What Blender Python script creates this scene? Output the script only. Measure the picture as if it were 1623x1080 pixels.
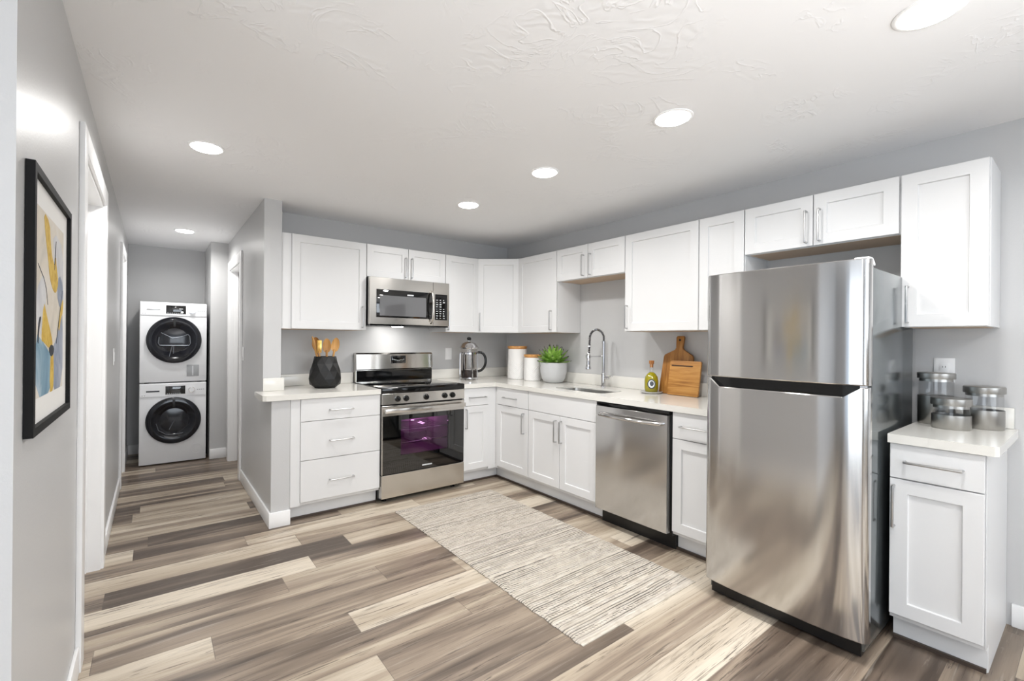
import bpy, bmesh, math, random
from mathutils import Vector, Matrix
random.seed(7)
S = bpy.context.scene
for o in list(bpy.data.objects): bpy.data.objects.remove(o)
COL = S.collection
PI = math.pi

# ------------------------------------------------------------------ camera
def make_camera():
    yaw, pitch, roll = map(math.radians, (36.1423, 0.0366, 0.4832))
    fwd = Vector((math.sin(yaw)*math.cos(pitch), math.cos(yaw)*math.cos(pitch), math.sin(pitch)))
    right = Vector((math.cos(yaw), -math.sin(yaw), 0)); up = right.cross(fwd)
    r2 = math.cos(roll)*right + math.sin(roll)*up
    u2 = -math.sin(roll)*right + math.cos(roll)*up
    cd = bpy.data.cameras.new('camera'); co = bpy.data.objects.new('camera', cd); COL.objects.link(co)
    m = Matrix((r2, u2, -fwd)).transposed().to_4x4(); m.translation = Vector((-3.2083, -3.9861, 1.2940))
    co.matrix_world = m
    cd.sensor_fit = 'HORIZONTAL'; cd.sensor_width = 36; cd.lens = 36*718.57/1623
    cd.shift_x = 42.56/1623; cd.shift_y = 0.384/1623
    cd.clip_start = 0.02; cd.clip_end = 60
    S.camera = co
make_camera()

# ------------------------------------------------------------------ world, light, exposure
S.view_settings.view_transform = 'Standard'; S.view_settings.look = 'None'
S.view_settings.gamma = 1.0; S.view_settings.use_curve_mapping = False
S.view_settings.exposure = 0.24
S.cycles.transparent_max_bounces = 24; S.cycles.diffuse_bounces = 6; S.cycles.max_bounces = 12
w = bpy.data.worlds.new('sky'); S.world = w; w.use_nodes = True
bg = w.node_tree.nodes['Background']; bg.inputs[0].default_value = (0.72, 0.84, 1.0, 1); bg.inputs[1].default_value = 1.0

def area(name, loc, direction, sx, sy, power, color=(1, 1, 1), shape='RECTANGLE', spread=180):
    ld = bpy.data.lights.new(name, 'AREA'); ld.shape = shape; ld.size = sx
    if shape in ('RECTANGLE', 'ELLIPSE'): ld.size_y = sy
    ld.energy = power; ld.color = color; ld.spread = math.radians(spread)
    lo = bpy.data.objects.new(name, ld); COL.objects.link(lo); lo.location = loc
    lo.rotation_euler = Vector(direction).to_track_quat('-Z', 'Y').to_euler()
    return lo
DAY = (0.88, 0.94, 1.0)
area('daylight_rear_wide', (-2.2, -7.28, 1.35), (0, 1, 0.7), 2.9, 1.7, 58, DAY)
area('daylight_rear_narrow', (-5.0, -7.28, 1.35), (0, 1, 0.7), 1.5, 1.7, 7, DAY)
area('daylight_patio', (-6.58, -4.65, 1.1), (1, 0, 0.6), 2.1, 2.6, 36, DAY)
area('ceiling_fill', (-2.4, -5.5, 0.9), (0.0, 0.45, 1), 0.9, 0.9, 35, (1, 0.99, 0.98), 'DISK', 100)  # added fill aimed upward to brighten the ceiling, not a fixture of the room
LIGHT_W = 9.0
LIGHTS = [(-1.27, -1.10), (-1.27, -1.94), (-1.27, -2.795), (-1.255, -3.655), (-2.985, -1.09), (-2.975, 1.28),
          (-1.27, -4.9), (-3.9, -4.3), (-3.9, -5.8)]

# ------------------------------------------------------------------ node helpers / materials
def lin(c):
    c = c/255.0
    return c/12.92 if c <= 0.04045 else ((c+0.055)/1.055)**2.4
def rgb(r, g, b): return (lin(r), lin(g), lin(b), 1)
class NT:
    def __init__(s, m): s.t = m.node_tree; s.n = s.t.nodes; s.l = s.t.links
    def new(s, typ, **kw):
        n = s.n.new(typ)
        for k, v in kw.items(): setattr(n, k, v)
        return n
    def put(s, sock, v):
        if v is None: return
        if hasattr(v, 'is_linked') or isinstance(v, bpy.types.NodeSocket): s.l.new(v, sock)
        else: sock.default_value = v
    def math(s, op, a, b=None, c=None, clamp=False):
        n = s.new('ShaderNodeMath', operation=op); n.use_clamp = clamp
        s.put(n.inputs[0], a); s.put(n.inputs[1], b); s.put(n.inputs[2], c)
        return n.outputs[0]
    def mix(s, f, a, b, blend='MIX'):
        n = s.new('ShaderNodeMix', data_type='RGBA', blend_type=blend)
        s.put(n.inputs[0], f); s.put(n.inputs[6], a); s.put(n.inputs[7], b)
        return n.outputs[2]
    def ramp(s, f, stops, interp='LINEAR'):
        n = s.new('ShaderNodeValToRGB'); cr = n.color_ramp; cr.interpolation = interp
        while len(cr.elements) < len(stops): cr.elements.new(0.5)
        for e, (p, c) in zip(cr.elements, stops): e.position = p; e.color = c
        s.put(n.inputs[0], f); return n.outputs[0]
    def noise(s, vec, scale, detail=3, rough=0.5, dist=0.0):
        n = s.new('ShaderNodeTexNoise'); s.put(n.inputs['Vector'], vec)
        n.inputs['Scale'].default_value = scale; n.inputs['Detail'].default_value = detail
        n.inputs['Roughness'].default_value = rough; n.inputs['Distortion'].default_value = dist
        return n.outputs[0]
    def comb(s, x, y, z):
        n = s.new('ShaderNodeCombineXYZ'); s.put(n.inputs[0], x); s.put(n.inputs[1], y); s.put(n.inputs[2], z)
        return n.outputs[0]
    def obj(s):
        n = s.new('ShaderNodeTexCoord'); return n.outputs['Object']
    def xyz(s, v):
        n = s.new('ShaderNodeSeparateXYZ'); s.l.new(v, n.inputs[0]); return n.outputs
    def white(s, v):
        n = s.new('ShaderNodeTexWhiteNoise', noise_dimensions='1D'); s.put(n.inputs['W'], v); return n.outputs[0]
    def bump(s, h, strength, dist=0.01):
        n = s.new('ShaderNodeBump'); n.inputs['Strength'].default_value = strength; n.inputs['Distance'].default_value = dist
        s.put(n.inputs['Height'], h); return n.outputs[0]
def mat(name, color, rough=0.5, metal=0.0, **kw):
    m = bpy.data.materials.new(name); m.use_nodes = True
    b = m.node_tree.nodes['Principled BSDF']
    b.inputs['Base Color'].default_value = color; b.inputs['Roughness'].default_value = rough; b.inputs['Metallic'].default_value = metal
    for k, v in kw.items(): b.inputs[k.replace('_', ' ')].default_value = v
    return m
def bs(m): return m.node_tree.nodes['Principled BSDF']
def tint_noise(m, scale, amt, bumpstr=0, bscale=None):
    """small tonal variation + optional bump"""
    t = NT(m); b = bs(m); c = tuple(b.inputs['Base Color'].default_value)
    f = t.noise(t.obj(), scale, 4)
    lo = tuple(x*(1-amt) for x in c[:3])+(1,); hi = tuple(min(1, x*(1+amt)) for x in c[:3])+(1,)
    t.l.new(t.mix(f, lo, hi), b.inputs['Base Color'])
    if bumpstr: t.l.new(t.bump(t.noise(t.obj(), bscale or scale*4, 3), bumpstr, 0.004), b.inputs['Normal'])
    return m
M = {}
M['wall'] = tint_noise(mat('gray_wall_paint', rgb(194, 194, 194), 0.38), 3, 0.02, 0.10, 160)
M['cab'] = mat('white_cabinet_paint', rgb(219, 219, 219), 0.36)
M['cabin'] = mat('cabinet_underside_wood', rgb(190, 165, 140), 0.5)
M['trim'] = mat('white_trim_paint', rgb(238, 238, 238), 0.3)
M['door'] = mat('white_door_paint', rgb(240, 240, 240), 0.35)
M['quartz'] = tint_noise(mat('white_quartz', rgb(222, 220, 214), 0.12), 40, 0.015)
M['nickel'] = mat('brushed_nickel', rgb(190, 190, 190), 0.28, 1.0)
M['chrome'] = mat('chrome', rgb(215, 215, 218), 0.08, 1.0)
M['black'] = mat('black_plastic', rgb(14, 14, 15), 0.35)
M['blackgloss'] = mat('black_gloss', rgb(8, 8, 9), 0.05)
M['blackglass'] = mat('black_glass', rgb(6, 6, 7), 0.02, 0.0, Coat_Weight=1.0, Coat_Roughness=0.02)
M['darkmetal'] = mat('dark_metal', rgb(60, 60, 62), 0.3, 1.0)
M['appl'] = mat('white_enamel', rgb(232, 233, 235), 0.22)
M['kickshade'] = mat('kick_gap_shade', rgb(70, 58, 50), 0.5)  # brown that paints the shadow line under the toe kicks
M['plate'] = mat('white_plastic_plate', rgb(236, 236, 236), 0.3)
M['emit'] = mat('led_lens', (1, 1, 1, 1), 0.4); bs(M['emit']).inputs['Emission Color'].default_value = (1, 0.985, 0.96, 1); bs(M['emit']).inputs['Emission Strength'].default_value = 14
M['ring'] = mat('fixture_ring', rgb(245, 245, 245), 0.4)
M['sideglass'] = mat('gray_side_sheet', rgb(126, 132, 134), 0.16, 0.85)
M['icon'] = mat('printed_marking', rgb(225, 228, 230), 0.5)
M['iconink'] = mat('printed_dark_marking', rgb(60, 62, 66), 0.5)

def stainless(name, col, rough=0.22, aniso=0.75, axis='Z'):
    m = mat(name, col, rough, 1.0); t = NT(m); b = bs(m)
    tg = t.new('ShaderNodeTangent', direction_type='RADIAL', axis=axis)
    b.inputs['Anisotropic'].default_value = aniso; b.inputs['Anisotropic Rotation'].default_value = 0.25
    t.l.new(tg.outputs[0], b.inputs['Tangent'])
    return m
M['steel'] = stainless('brushed_stainless', rgb(204, 203, 202), 0.12, 0.9)
M['steelrange'] = stainless('warm_brushed_stainless', rgb(214, 210, 204), 0.2, 0.8)
M['steeljar'] = mat('jar_steel', rgb(170, 168, 164), 0.33, 1.0)
M['sinksteel'] = mat('sink_steel', rgb(176, 176, 174), 0.3, 1.0)

def floor_mat():
    m = mat('vinyl_plank_floor', rgb(160, 145, 130), 0.36); t = NT(m); b = bs(m)
    x = t.xyz(t.obj())
    at = t.new('ShaderNodeAttribute', attribute_name='plank'); ac = t.new('ShaderNodeSeparateColor'); t.l.new(at.outputs['Color'], ac.inputs[0])
    tone, sd = ac.outputs[0], ac.outputs[1]
    uv = t.new('ShaderNodeUVMap', uv_map='plank_uv'); uvx = t.xyz(uv.outputs[0])
    s10 = t.math('MULTIPLY', sd, 90.0)
    big = t.noise(t.comb(t.math('MULTIPLY_ADD', x[0], 0.55, s10), t.math('MULTIPLY', x[1], 9.0), s10), 1.0, 3, 0.5, 0.9)
    mid = t.noise(t.comb(t.math('MULTIPLY_ADD', x[0], 1.5, s10), t.math('MULTIPLY', x[1], 30.0), s10), 1.0, 6, 0.65, 1.6)
    crk = t.noise(t.comb(t.math('MULTIPLY_ADD', x[0], 3.2, s10), t.math('MULTIPLY', x[1], 85.0), s10), 1.0, 4, 0.6, 1.2)
    msk = t.noise(t.comb(t.math('MULTIPLY_ADD', x[0], 1.3, s10), t.math('MULTIPLY', x[1], 9.0), t.math('ADD', s10, 7.0)), 1.0, 2, 0.5, 0.5)
    fine = t.noise(t.comb(t.math('MULTIPLY_ADD', x[0], 5.0, s10), t.math('MULTIPLY', x[1], 170.0), s10), 1.0, 3, 0.6, 0.3)
    tb = t.math('ADD', tone, t.math('MULTIPLY', t.math('SUBTRACT', big, 0.5), 1.6), clamp=True)
    c = t.ramp(tb, [(0.0, rgb(76, 65, 56)), (0.2, rgb(108, 95, 83)), (0.42, rgb(145, 130, 114)), (0.62, rgb(172, 158, 139)), (0.82, rgb(190, 178, 160)), (1.0, rgb(204, 193, 176))])
    dark = t.ramp(mid, [(0.30, (1, 1, 1, 1)), (0.46, (0, 0, 0, 1))])
    c = t.mix(t.math('MULTIPLY', dark, 0.55), c, rgb(92, 78, 68))
    cr = t.math('MULTIPLY', t.ramp(crk, [(0.37, (1, 1, 1, 1)), (0.43, (0, 0, 0, 1))]), t.ramp(msk, [(0.44, (0, 0, 0, 1)), (0.56, (1, 1, 1, 1))]))
    c = t.mix(t.math('MULTIPLY', cr, 0.75), c, rgb(58, 47, 40))
    hl = t.ramp(mid, [(0.58, (0, 0, 0, 1)), (0.72, (1, 1, 1, 1))])
    c = t.mix(t.math('MULTIPLY', hl, 0.35), c, rgb(206, 198, 185))
    c = t.mix(t.math('MULTIPLY', t.ramp(fine, [(0.3, (1, 1, 1, 1)), (0.5, (0, 0, 0, 1))]), 0.2), c, rgb(98, 84, 74))
    g = t.math('MAXIMUM', t.math('LESS_THAN', uvx[1], 0.012), t.math('LESS_THAN', uvx[0], 0.0025))
    c = t.mix(t.math('MULTIPLY', g, 0.55), c, rgb(74, 64, 56))
    t.l.new(c, b.inputs['Base Color'])
    t.l.new(t.math('MULTIPLY_ADD', mid, 0.15, 0.30), b.inputs['Roughness'])
    t.l.new(t.bump(t.math('SUBTRACT', t.math('MULTIPLY', fine, 0.25), g), 0.18, 0.003), b.inputs['Normal'])
    return m
M['floor'] = floor_mat()

def ceil_mat():
    m = mat('knockdown_ceiling', rgb(240, 240, 241), 0.75); t = NT(m); b = bs(m); o = t.obj()
    n1 = t.noise(o, 4.0, 3, 0.5, 2.6); n2 = t.noise(o, 2.2, 2, 0.5, 1.0)
    wv = t.new('ShaderNodeTexWave', wave_type='RINGS', rings_direction='Z'); t.l.new(o, wv.inputs['Vector'])
    wv.inputs['Scale'].default_value = 5; wv.inputs['Distortion'].default_value = 14; wv.inputs['Detail'].default_value = 2; wv.inputs['Detail Scale'].default_value = 1.4
    e = t.ramp(t.math('ABSOLUTE', t.math('SUBTRACT', n1, 0.5)), [(0.0, (1, 1, 1, 1)), (0.03, (0, 0, 0, 1))])
    msk = t.ramp(n2, [(0.5, (0, 0, 0, 1)), (0.6, (1, 1, 1, 1))])
    h = t.math('ADD', t.math('MULTIPLY', e, msk), t.math('MULTIPLY', t.math('MULTIPLY', wv.outputs[1], msk), 0.5))
    t.l.new(t.bump(h, 0.3, 0.006), b.inputs['Normal'])
    return m
M['ceil'] = ceil_mat()

def wood_mat(name, c1, c2, c3, axis=2, rough=0.45, sc=1.0):
    m = mat(name, c1, rough); t = NT(m); b = bs(m); x = t.xyz(t.obj())
    k = [40.0*sc]*3; k[axis] = 3.0*sc
    v = t.comb(*[t.math('MULTIPLY', x[i], k[i]) for i in range(3)])
    n = t.noise(v, 1.0, 4, 0.6, 0.7)
    t.l.new(t.ramp(n, [(0.28, c3), (0.5, c1), (0.72, c2)]), b.inputs['Base Color'])
    return m
M['woodv'] = wood_mat('acacia_vertical_grain', rgb(160, 108, 50), rgb(184, 132, 68), rgb(120, 74, 30), 2)
M['woodh'] = wood_mat('bamboo_horizontal_grain', rgb(176, 124, 60), rgb(196, 148, 82), rgb(130, 80, 32), 1)
M['lidwood'] = wood_mat('lid_wood', rgb(206, 150, 88), rgb(220, 170, 110), rgb(180, 122, 64), 0)
M['spoon'] = wood_mat('spoon_wood', rgb(186, 138, 76), rgb(206, 160, 98), rgb(156, 106, 50), 2)
M['cork'] = wood_mat('cork', rgb(170, 112, 60), rgb(200, 150, 96), rgb(110, 66, 34), 2, 0.8, 4)
M['gold'] = mat('gold_metal', rgb(214, 170, 96), 0.2, 1.0)
M['crock'] = mat('matte_black_ceramic', rgb(9, 9, 10), 0.45)
M['ceramic'] = mat('white_ceramic', rgb(236, 235, 233), 0.35)
M['concrete'] = tint_noise(mat('pale_concrete', rgb(190, 191, 192), 0.7), 18, 0.06, 0.15, 120)
M['soil'] = mat('dark_soil', rgb(32, 26, 20), 0.95)
def leaf_mat():
    m = mat('succulent_leaf', rgb(96, 140, 44), 0.38); t = NT(m); b = bs(m)
    n = t.noise(t.obj(), 22, 3)
    t.l.new(t.ramp(n, [(0.3, rgb(92, 138, 48)), (0.55, rgb(136, 178, 74)), (0.75, rgb(176, 208, 114))]), b.inputs['Base Color'])
    return m
M['leaf'] = leaf_mat()
M['leaftip'] = mat('succulent_leaf_tip', rgb(40, 44, 20), 0.5)
def glass(name, col, edge=0.9, rough=0.0):
    """thin sheet: see-through, mirror-like towards grazing angles on both sides"""
    m = bpy.data.materials.new(name); m.use_nodes = True; t = NT(m)
    for n in list(t.n): t.n.remove(n)
    out = t.new('ShaderNodeOutputMaterial'); tr = t.new('ShaderNodeBsdfTransparent'); gl = t.new('ShaderNodeBsdfGlossy'); lw = t.new('ShaderNodeLayerWeight'); mx = t.new('ShaderNodeMixShader')
    tr.inputs[0].default_value = col; gl.inputs['Roughness'].default_value = rough; lw.inputs[0].default_value = 0.5
    f = t.math('MULTIPLY_ADD', t.math('POWER', lw.outputs['Facing'], 4.0), edge, 0.045, clamp=True)
    t.l.new(f, mx.inputs[0]); t.l.new(tr.outputs[0], mx.inputs[1]); t.l.new(gl.outputs[0], mx.inputs[2]); t.l.new(mx.outputs[0], out.inputs[0])
    return m
M['glass'] = glass('clear_thin_glass', (0.97, 0.97, 0.97, 1), 0.5)
M['pressglass'] = glass('smoky_press_glass', (0.90, 0.88, 0.86, 1), 0.3)
M['ovenglass'] = glass('tinted_oven_glass', (0.72, 0.56, 0.72, 1))
M['coffee'] = mat('black_coffee', rgb(34, 20, 14), 0.15)
M['oil'] = mat('olive_oil', rgb(150, 140, 22), 0.12, 0.0, Coat_Weight=0.6)
M['dish'] = mat('gray_stoneware', rgb(190, 190, 188), 0.5)
M['cavity'] = mat('oven_enamel', rgb(118, 88, 112), 0.75)
M['frameblk'] = mat('black_frame', rgb(8, 8, 9), 0.6, Specular_IOR_Level=0.25)
M['matboard'] = mat('white_mat_board', rgb(226, 225, 222), 0.7)
def paint(name, a, b_, c, sc=6):
    m = mat(name, a, 0.7); t = NT(m); n = t.noise(t.obj(), sc, 5, 0.6, 0.8)
    t.l.new(t.ramp(n, [(0.3, a), (0.5, b_), (0.7, c)]), bs(m).inputs['Base Color']); return m
M['p_cream'] = paint('paint_cream', rgb(190, 184, 172), rgb(208, 200, 186), rgb(216, 212, 206))
M['p_gray'] = paint('paint_pale_gray', rgb(176, 178, 182), rgb(196, 196, 198), rgb(212, 212, 212))
M['p_gold'] = paint('paint_gold', rgb(176, 138, 40), rgb(200, 166, 64), rgb(214, 184, 92), 30)
M['p_blue'] = paint('paint_blue', rgb(84, 122, 146), rgb(118, 150, 168), rgb(180, 194, 204))
M['p_slate'] = paint('paint_slate', rgb(112, 124, 140), rgb(140, 148, 164), rgb(170, 174, 186))
M['p_black'] = mat('paint_ink', rgb(22, 26, 36), 0.6)
M['drum'] = mat('drum_steel', rgb(120, 124, 130), 0.3, 0.9)
def port_mat():
    return mat('dark_porthole_glass', rgb(14, 16, 24), 0.10)
M['port'] = port_mat()
M['portlight'] = mat('porthole_inner_plastic', rgb(64, 70, 78), 0.15)
def rug_mat():
    m = mat('woven_rug', rgb(205, 196, 180), 0.95); t = NT(m); b = bs(m); x = t.xyz(t.obj())
    wob = t.noise(t.comb(t.math('MULTIPLY', x[0], 3.0), t.math('MULTIPLY', x[1], 3.0), 0.0), 1.0, 2)
    y = t.math('DIVIDE', t.math('ADD', x[1], t.math('MULTIPLY', wob, 0.02)), 0.0150)
    row = t.math('FLOOR', y); fy = t.math('FRACT', y)
    band = t.math('FLOOR', t.math('DIVIDE', row, 7.0)); rb = t.white(t.math('ADD', band, 4.5)); rr = t.white(t.math('ADD', row, 0.21))
    u = t.math('ADD', t.math('DIVIDE', x[0], 0.021), t.math('MULTIPLY', row, 0.37))
    cell = t.math('FLOOR', u); fu = t.math('FRACT', u)
    rc = t.white(t.math('ADD', t.math('MULTIPLY', cell, 3.7), t.math('MULTIPLY', row, 17.3)))
    slant = t.math('FRACT', t.math('ADD', u, t.math('MULTIPLY', fy, 0.8)))
    dash = t.math('MULTIPLY', t.math('LESS_THAN', slant, t.math('MULTIPLY_ADD', rc, 0.34, 0.12)), t.math('LESS_THAN', fy, 0.62))
    ln = t.noise(t.comb(t.math('MULTIPLY', x[0], 5.0), t.math('MULTIPLY', row, 3.1), 0.0), 1.0, 2)
    line = t.math('MULTIPLY', t.math('LESS_THAN', fy, t.math('MULTIPLY_ADD', ln, 0.75, -0.06)), t.math('GREATER_THAN', ln, 0.38))
    near = t.math('GREATER_THAN', t.math('ADD', t.math('MULTIPLY', t.math('ADD', x[1], 0.8), -0.33), t.math('MULTIPLY', rb, 0.6)), 0.55)
    isline = t.math('MAXIMUM', t.math('MULTIPLY', near, t.math('LESS_THAN', rr, 0.6)), t.math('LESS_THAN', t.white(t.math('ADD', row, 5.7)), 0.13))
    on = t.math('LESS_THAN', t.white(t.math('ADD', row, 8.3)), 0.88)
    d = t.math('MULTIPLY', t.mix(isline, dash, line), on)
    dens = t.ramp(t.noise(t.comb(t.math('MULTIPLY', x[0], 2.0), t.math('MULTIPLY', x[1], 8.0), 3.0), 1.0, 2), [(0.36, (0.55, 0.55, 0.55, 1)), (0.6, (1, 1, 1, 1))])
    d = t.math('MULTIPLY', t.math('MULTIPLY', d, dens), t.math('GREATER_THAN', x[1], -2.65))
    yarn = t.noise(t.comb(t.math('MULTIPLY', x[0], 14.0), t.math('MULTIPLY', x[1], 40.0), 0.0), 1.0, 3)
    base = t.ramp(yarn, [(0.3, rgb(178, 168, 154)), (0.5, rgb(196, 187, 173)), (0.7, rgb(208, 201, 189))])
    base = t.mix(t.math('MULTIPLY', t.white(t.math('ADD', row, 2.9)), 0.3), base, rgb(172, 166, 162))
    t.l.new(t.mix(t.math('MULTIPLY', d, 0.94), base, rgb(34, 29, 26)), b.inputs['Base Color'])
    hh = t.math('SUBTRACT', t.math('SINE', t.math('MULTIPLY', y, 2*PI)), d)
    t.l.new(t.bump(hh, 0.5, 0.004), b.inputs['Normal'])
    return m
M['rug'] = rug_mat()

# ------------------------------------------------------------------ mesh helpers
WLOC = {}
class MB:
    def __init__(s): s.bm = bmesh.new()
    def _mark(s, faces, mi):
        for f in faces: f.material_index = mi
    def box(s, x0, x1, y0, y1, z0, z1, bev=0.0, mi=0, seg=2, mat4=None):
        x0, x1 = sorted((x0, x1)); y0, y1 = sorted((y0, y1)); z0, z1 = sorted((z0, z1))
        v = [s.bm.verts.new(p) for p in ((x0, y0, z0), (x1, y0, z0), (x1, y1, z0), (x0, y1, z0), (x0, y0, z1), (x1, y0, z1), (x1, y1, z1), (x0, y1, z1))]
        if mat4 is not None:
            for q in v: q.co = mat4 @ q.co
        fs = [s.bm.faces.new([v[i] for i in q]) for q in ((3, 2, 1, 0), (4, 5, 6, 7), (0, 1, 5, 4), (1, 2, 6, 5), (2, 3, 7, 6), (3, 0, 4, 7))]
        s._mark(fs, mi)
        if bev > 0:
            es = list({e for f in fs for e in f.edges})
            r = bmesh.ops.bevel(s.bm, geom=es, offset=bev, segments=seg, affect='EDGES', profile=0.5)
            s._mark(r['faces'], mi)
        return s
    def prism(s, poly, fn, d0, d1, mi=0, bev=0.0):
        """poly: list of (a, b); fn(a, b, d) -> world point; extruded from d0 to d1"""
        A = [s.bm.verts.new(fn(a, b, d0)) for a, b in poly]; B = [s.bm.verts.new(fn(a, b, d1)) for a, b in poly]
        n = len(poly); fs = [s.bm.faces.new(A[::-1]), s.bm.faces.new(B)]
        for i in range(n): fs.append(s.bm.faces.new((A[i], A[(i+1) % n], B[(i+1) % n], B[i])))
        s._mark(fs, mi)
        bmesh.ops.recalc_face_normals(s.bm, faces=fs)
        if bev > 0:
            es = list({e for f in fs[:2] for e in f.edges})
            r = bmesh.ops.bevel(s.bm, geom=es, offset=bev, segments=2, affect='EDGES', profile=0.5); s._mark(r['faces'], mi)
        return s
    def lathe(s, prof, cx, cy, seg=32, mi=0, axis='z', mat4=None):
        rings = []
        for r, z in prof:
            if r <= 1e-6:
                rings.append([s.bm.verts.new((0, 0, z))])
            else:
                rings.append([s.bm.verts.new((r*math.cos(2*PI*i/seg), r*math.sin(2*PI*i/seg), z)) for i in range(seg)])
        T = mat4 if mat4 is not None else Matrix.Translation((cx, cy, 0))
        for R in rings:
            for v in R: v.co = T @ v.co
        fs = []
        for a, b in zip(rings, rings[1:]):
            for i in range(seg):
                j = (i+1) % seg
                if len(a) == 1 and len(b) == 1: continue
                if len(a) == 1: fs.append(s.bm.faces.new((a[0], b[j], b[i])))
                elif len(b) == 1: fs.append(s.bm.faces.new((a[i], a[j], b[0])))
                else: fs.append(s.bm.faces.new((a[i], a[j], b[j], b[i])))
        s._mark(fs, mi); return s
    def tube(s, pts, rad, seg=10, mi=0, flat=1.0, cap=True):
        pts = [Vector(p) for p in pts]; n = len(pts)
        rad = rad if isinstance(rad, (list, tuple)) else [rad]*n
        tang = []
        for i in range(n):
            t = (pts[min(i+1, n-1)]-pts[max(i-1, 0)]); tang.append(t.normalized())
        ref = Vector((0, 0, 1)) if abs(tang[0].z) < 0.9 else Vector((1, 0, 0))
        u = tang[0].cross(ref).normalized(); rings = []
        for i in range(n):
            u = (u - tang[i]*u.dot(tang[i])).normalized(); v = tang[i].cross(u)
            rings.append([s.bm.verts.new(pts[i]+rad[i]*(u*math.cos(2*PI*k/seg)+v*math.sin(2*PI*k/seg)*flat)) for k in range(seg)])
        fs = []
        for a, b in zip(rings, rings[1:]):
            for k in range(seg): fs.append(s.bm.faces.new((a[k], a[(k+1) % seg], b[(k+1) % seg], b[k])))
        if cap: fs.append(s.bm.faces.new(rings[0][::-1])); fs.append(s.bm.faces.new(rings[-1]))
        s._mark(fs, mi); return s
    def build(s, name, mats, parent=None, smooth=35):
        mats = mats if isinstance(mats, (list, tuple)) else [mats]
        off = WLOC.get(parent.name, Vector()) if parent else Vector()
        me = bpy.data.meshes.new(name)
        bmesh.ops.recalc_face_normals(s.bm, faces=s.bm.faces[:])
        if off.length > 0: bmesh.ops.translate(s.bm, verts=s.bm.verts[:], vec=-off)
        s.bm.to_mesh(me); s.bm.free()
        for m in mats: me.materials.append(M[m] if isinstance(m, str) else m)
        if smooth:
            me.polygons.foreach_set('use_smooth', [True]*len(me.polygons)); me.set_sharp_from_angle(angle=math.radians(smooth))
        o = bpy.data.objects.new(name, me); COL.objects.link(o)
        if parent: o.parent = parent; WLOC[o.name] = off
        else: WLOC[o.name] = Vector()
        return o
def thing(name, loc, label, cat, group=None):
    o = bpy.data.objects.new(name, None); COL.objects.link(o); o.location = loc; o.empty_display_size = 0.1
    WLOC[o.name] = Vector(loc); o['label'] = label; o['category'] = cat
    if group: o['group'] = group
    return o
def tag(o, label, cat, group=None):
    o['label'] = label; o['category'] = cat
    if group: o['group'] = group
    return o
def struct(o, kind='structure'): o['kind'] = kind; return o
def boxobj(name, m, b, parent=None, bev=0.0): return MB().box(*b, bev=bev).build(name, m, parent)
def bez(p0, p1, p2, p3, n=12):
    p0, p1, p2, p3 = map(Vector, (p0, p1, p2, p3)); r = []
    for i in range(n+1):
        t = i/n; r.append(p0*(1-t)**3+p1*3*t*(1-t)**2+p2*3*t*t*(1-t)+p3*t**3)
    return r
class Face:
    """a flat front: P(u, z, d): u along the front, z up, d out towards the room"""
    def __init__(s, o, u, n): s.o = Vector(o); s.u = Vector(u).normalized(); s.n = Vector(n).normalized()
    def P(s, u, z, d): return s.o + s.u*u + s.n*d + Vector((0, 0, z))
    def ring(s, bm, u0, u1, z0, z1, d): return [bm.verts.new(s.P(u, z, d)) for u, z in ((u0, z0), (u1, z0), (u1, z1), (u0, z1))]
    def front(s, u0, u1, z0, z1, d0, d1, stile=0.0, rec=0.009, mi=0, mb=None):
        """slab (stile 0) or shaker front as one closed mesh, with eased edges"""
        mb = mb or MB(); bm = mb.bm; e = 0.0015
        R = [s.ring(bm, u0, u1, z0, z1, d0), s.ring(bm, u0, u1, z0, z1, d1-e), s.ring(bm, u0+e, u1-e, z0+e, z1-e, d1)]
        if stile:
            R += [s.ring(bm, u0+stile, u1-stile, z0+stile, z1-stile, d1), s.ring(bm, u0+stile+0.003, u1-stile-0.003, z0+stile+0.003, z1-stile-0.003, d1-rec)]
        fs = [bm.faces.new(R[0][::-1])]
        for a, b in zip(R, R[1:]):
            for i in range(4): fs.append(bm.faces.new((a[i], a[(i+1) % 4], b[(i+1) % 4], b[i])))
        fs.append(bm.faces.new(R[-1])); mb._mark(fs, mi)
        return mb
    def box(s, mb, u0, u1, z0, z1, d0, d1, mi=0, bev=0.0):
        mb.prism([(u0, z0), (u1, z0), (u1, z1), (u0, z1)], lambda a, b, d: s.P(a, b, d), d0, d1, mi=mi, bev=bev); return mb
    def pull(s, u0, z0, u1, z1, d, parent, out=0.032, r=0.0052):
        a = s.P(u0, z0, d); b = s.P(u1, z1, d); o = s.n*out; ax = (b-a).normalized(); q = 0.006
        pts = [a, a+o*0.75, a+o+ax*q*0.3, a+o+ax*q*1.4, b+o-ax*q*1.4, b+o-ax*q*0.3, b+o*0.75, b]
        return MB().tube(pts, r, 8).build('handle', 'nickel', parent)
    def disc(s, mb, u, z, d0, d1, r, seg=24, mi=0, rz=None):
        poly = [(u+r*math.cos(2*PI*i/seg), z+(rz or r)*math.sin(2*PI*i/seg)) for i in range(seg)]
        mb.prism(poly, lambda a, b, d: s.P(a, b, d), d0, d1, mi=mi); return mb
FB = Face((0, 0, 0), (1, 0, 0), (0, -1, 0))       # back wall: u = x, d = -y
FR = Face((0, 0, 0), (0, 1, 0), (-1, 0, 0))       # right wall: u = y, d = -x
FL = Face((-3.445, 0, 0), (0, 1, 0), (1, 0, 0))   # left wall: u = y, d = x + 3.445

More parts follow.
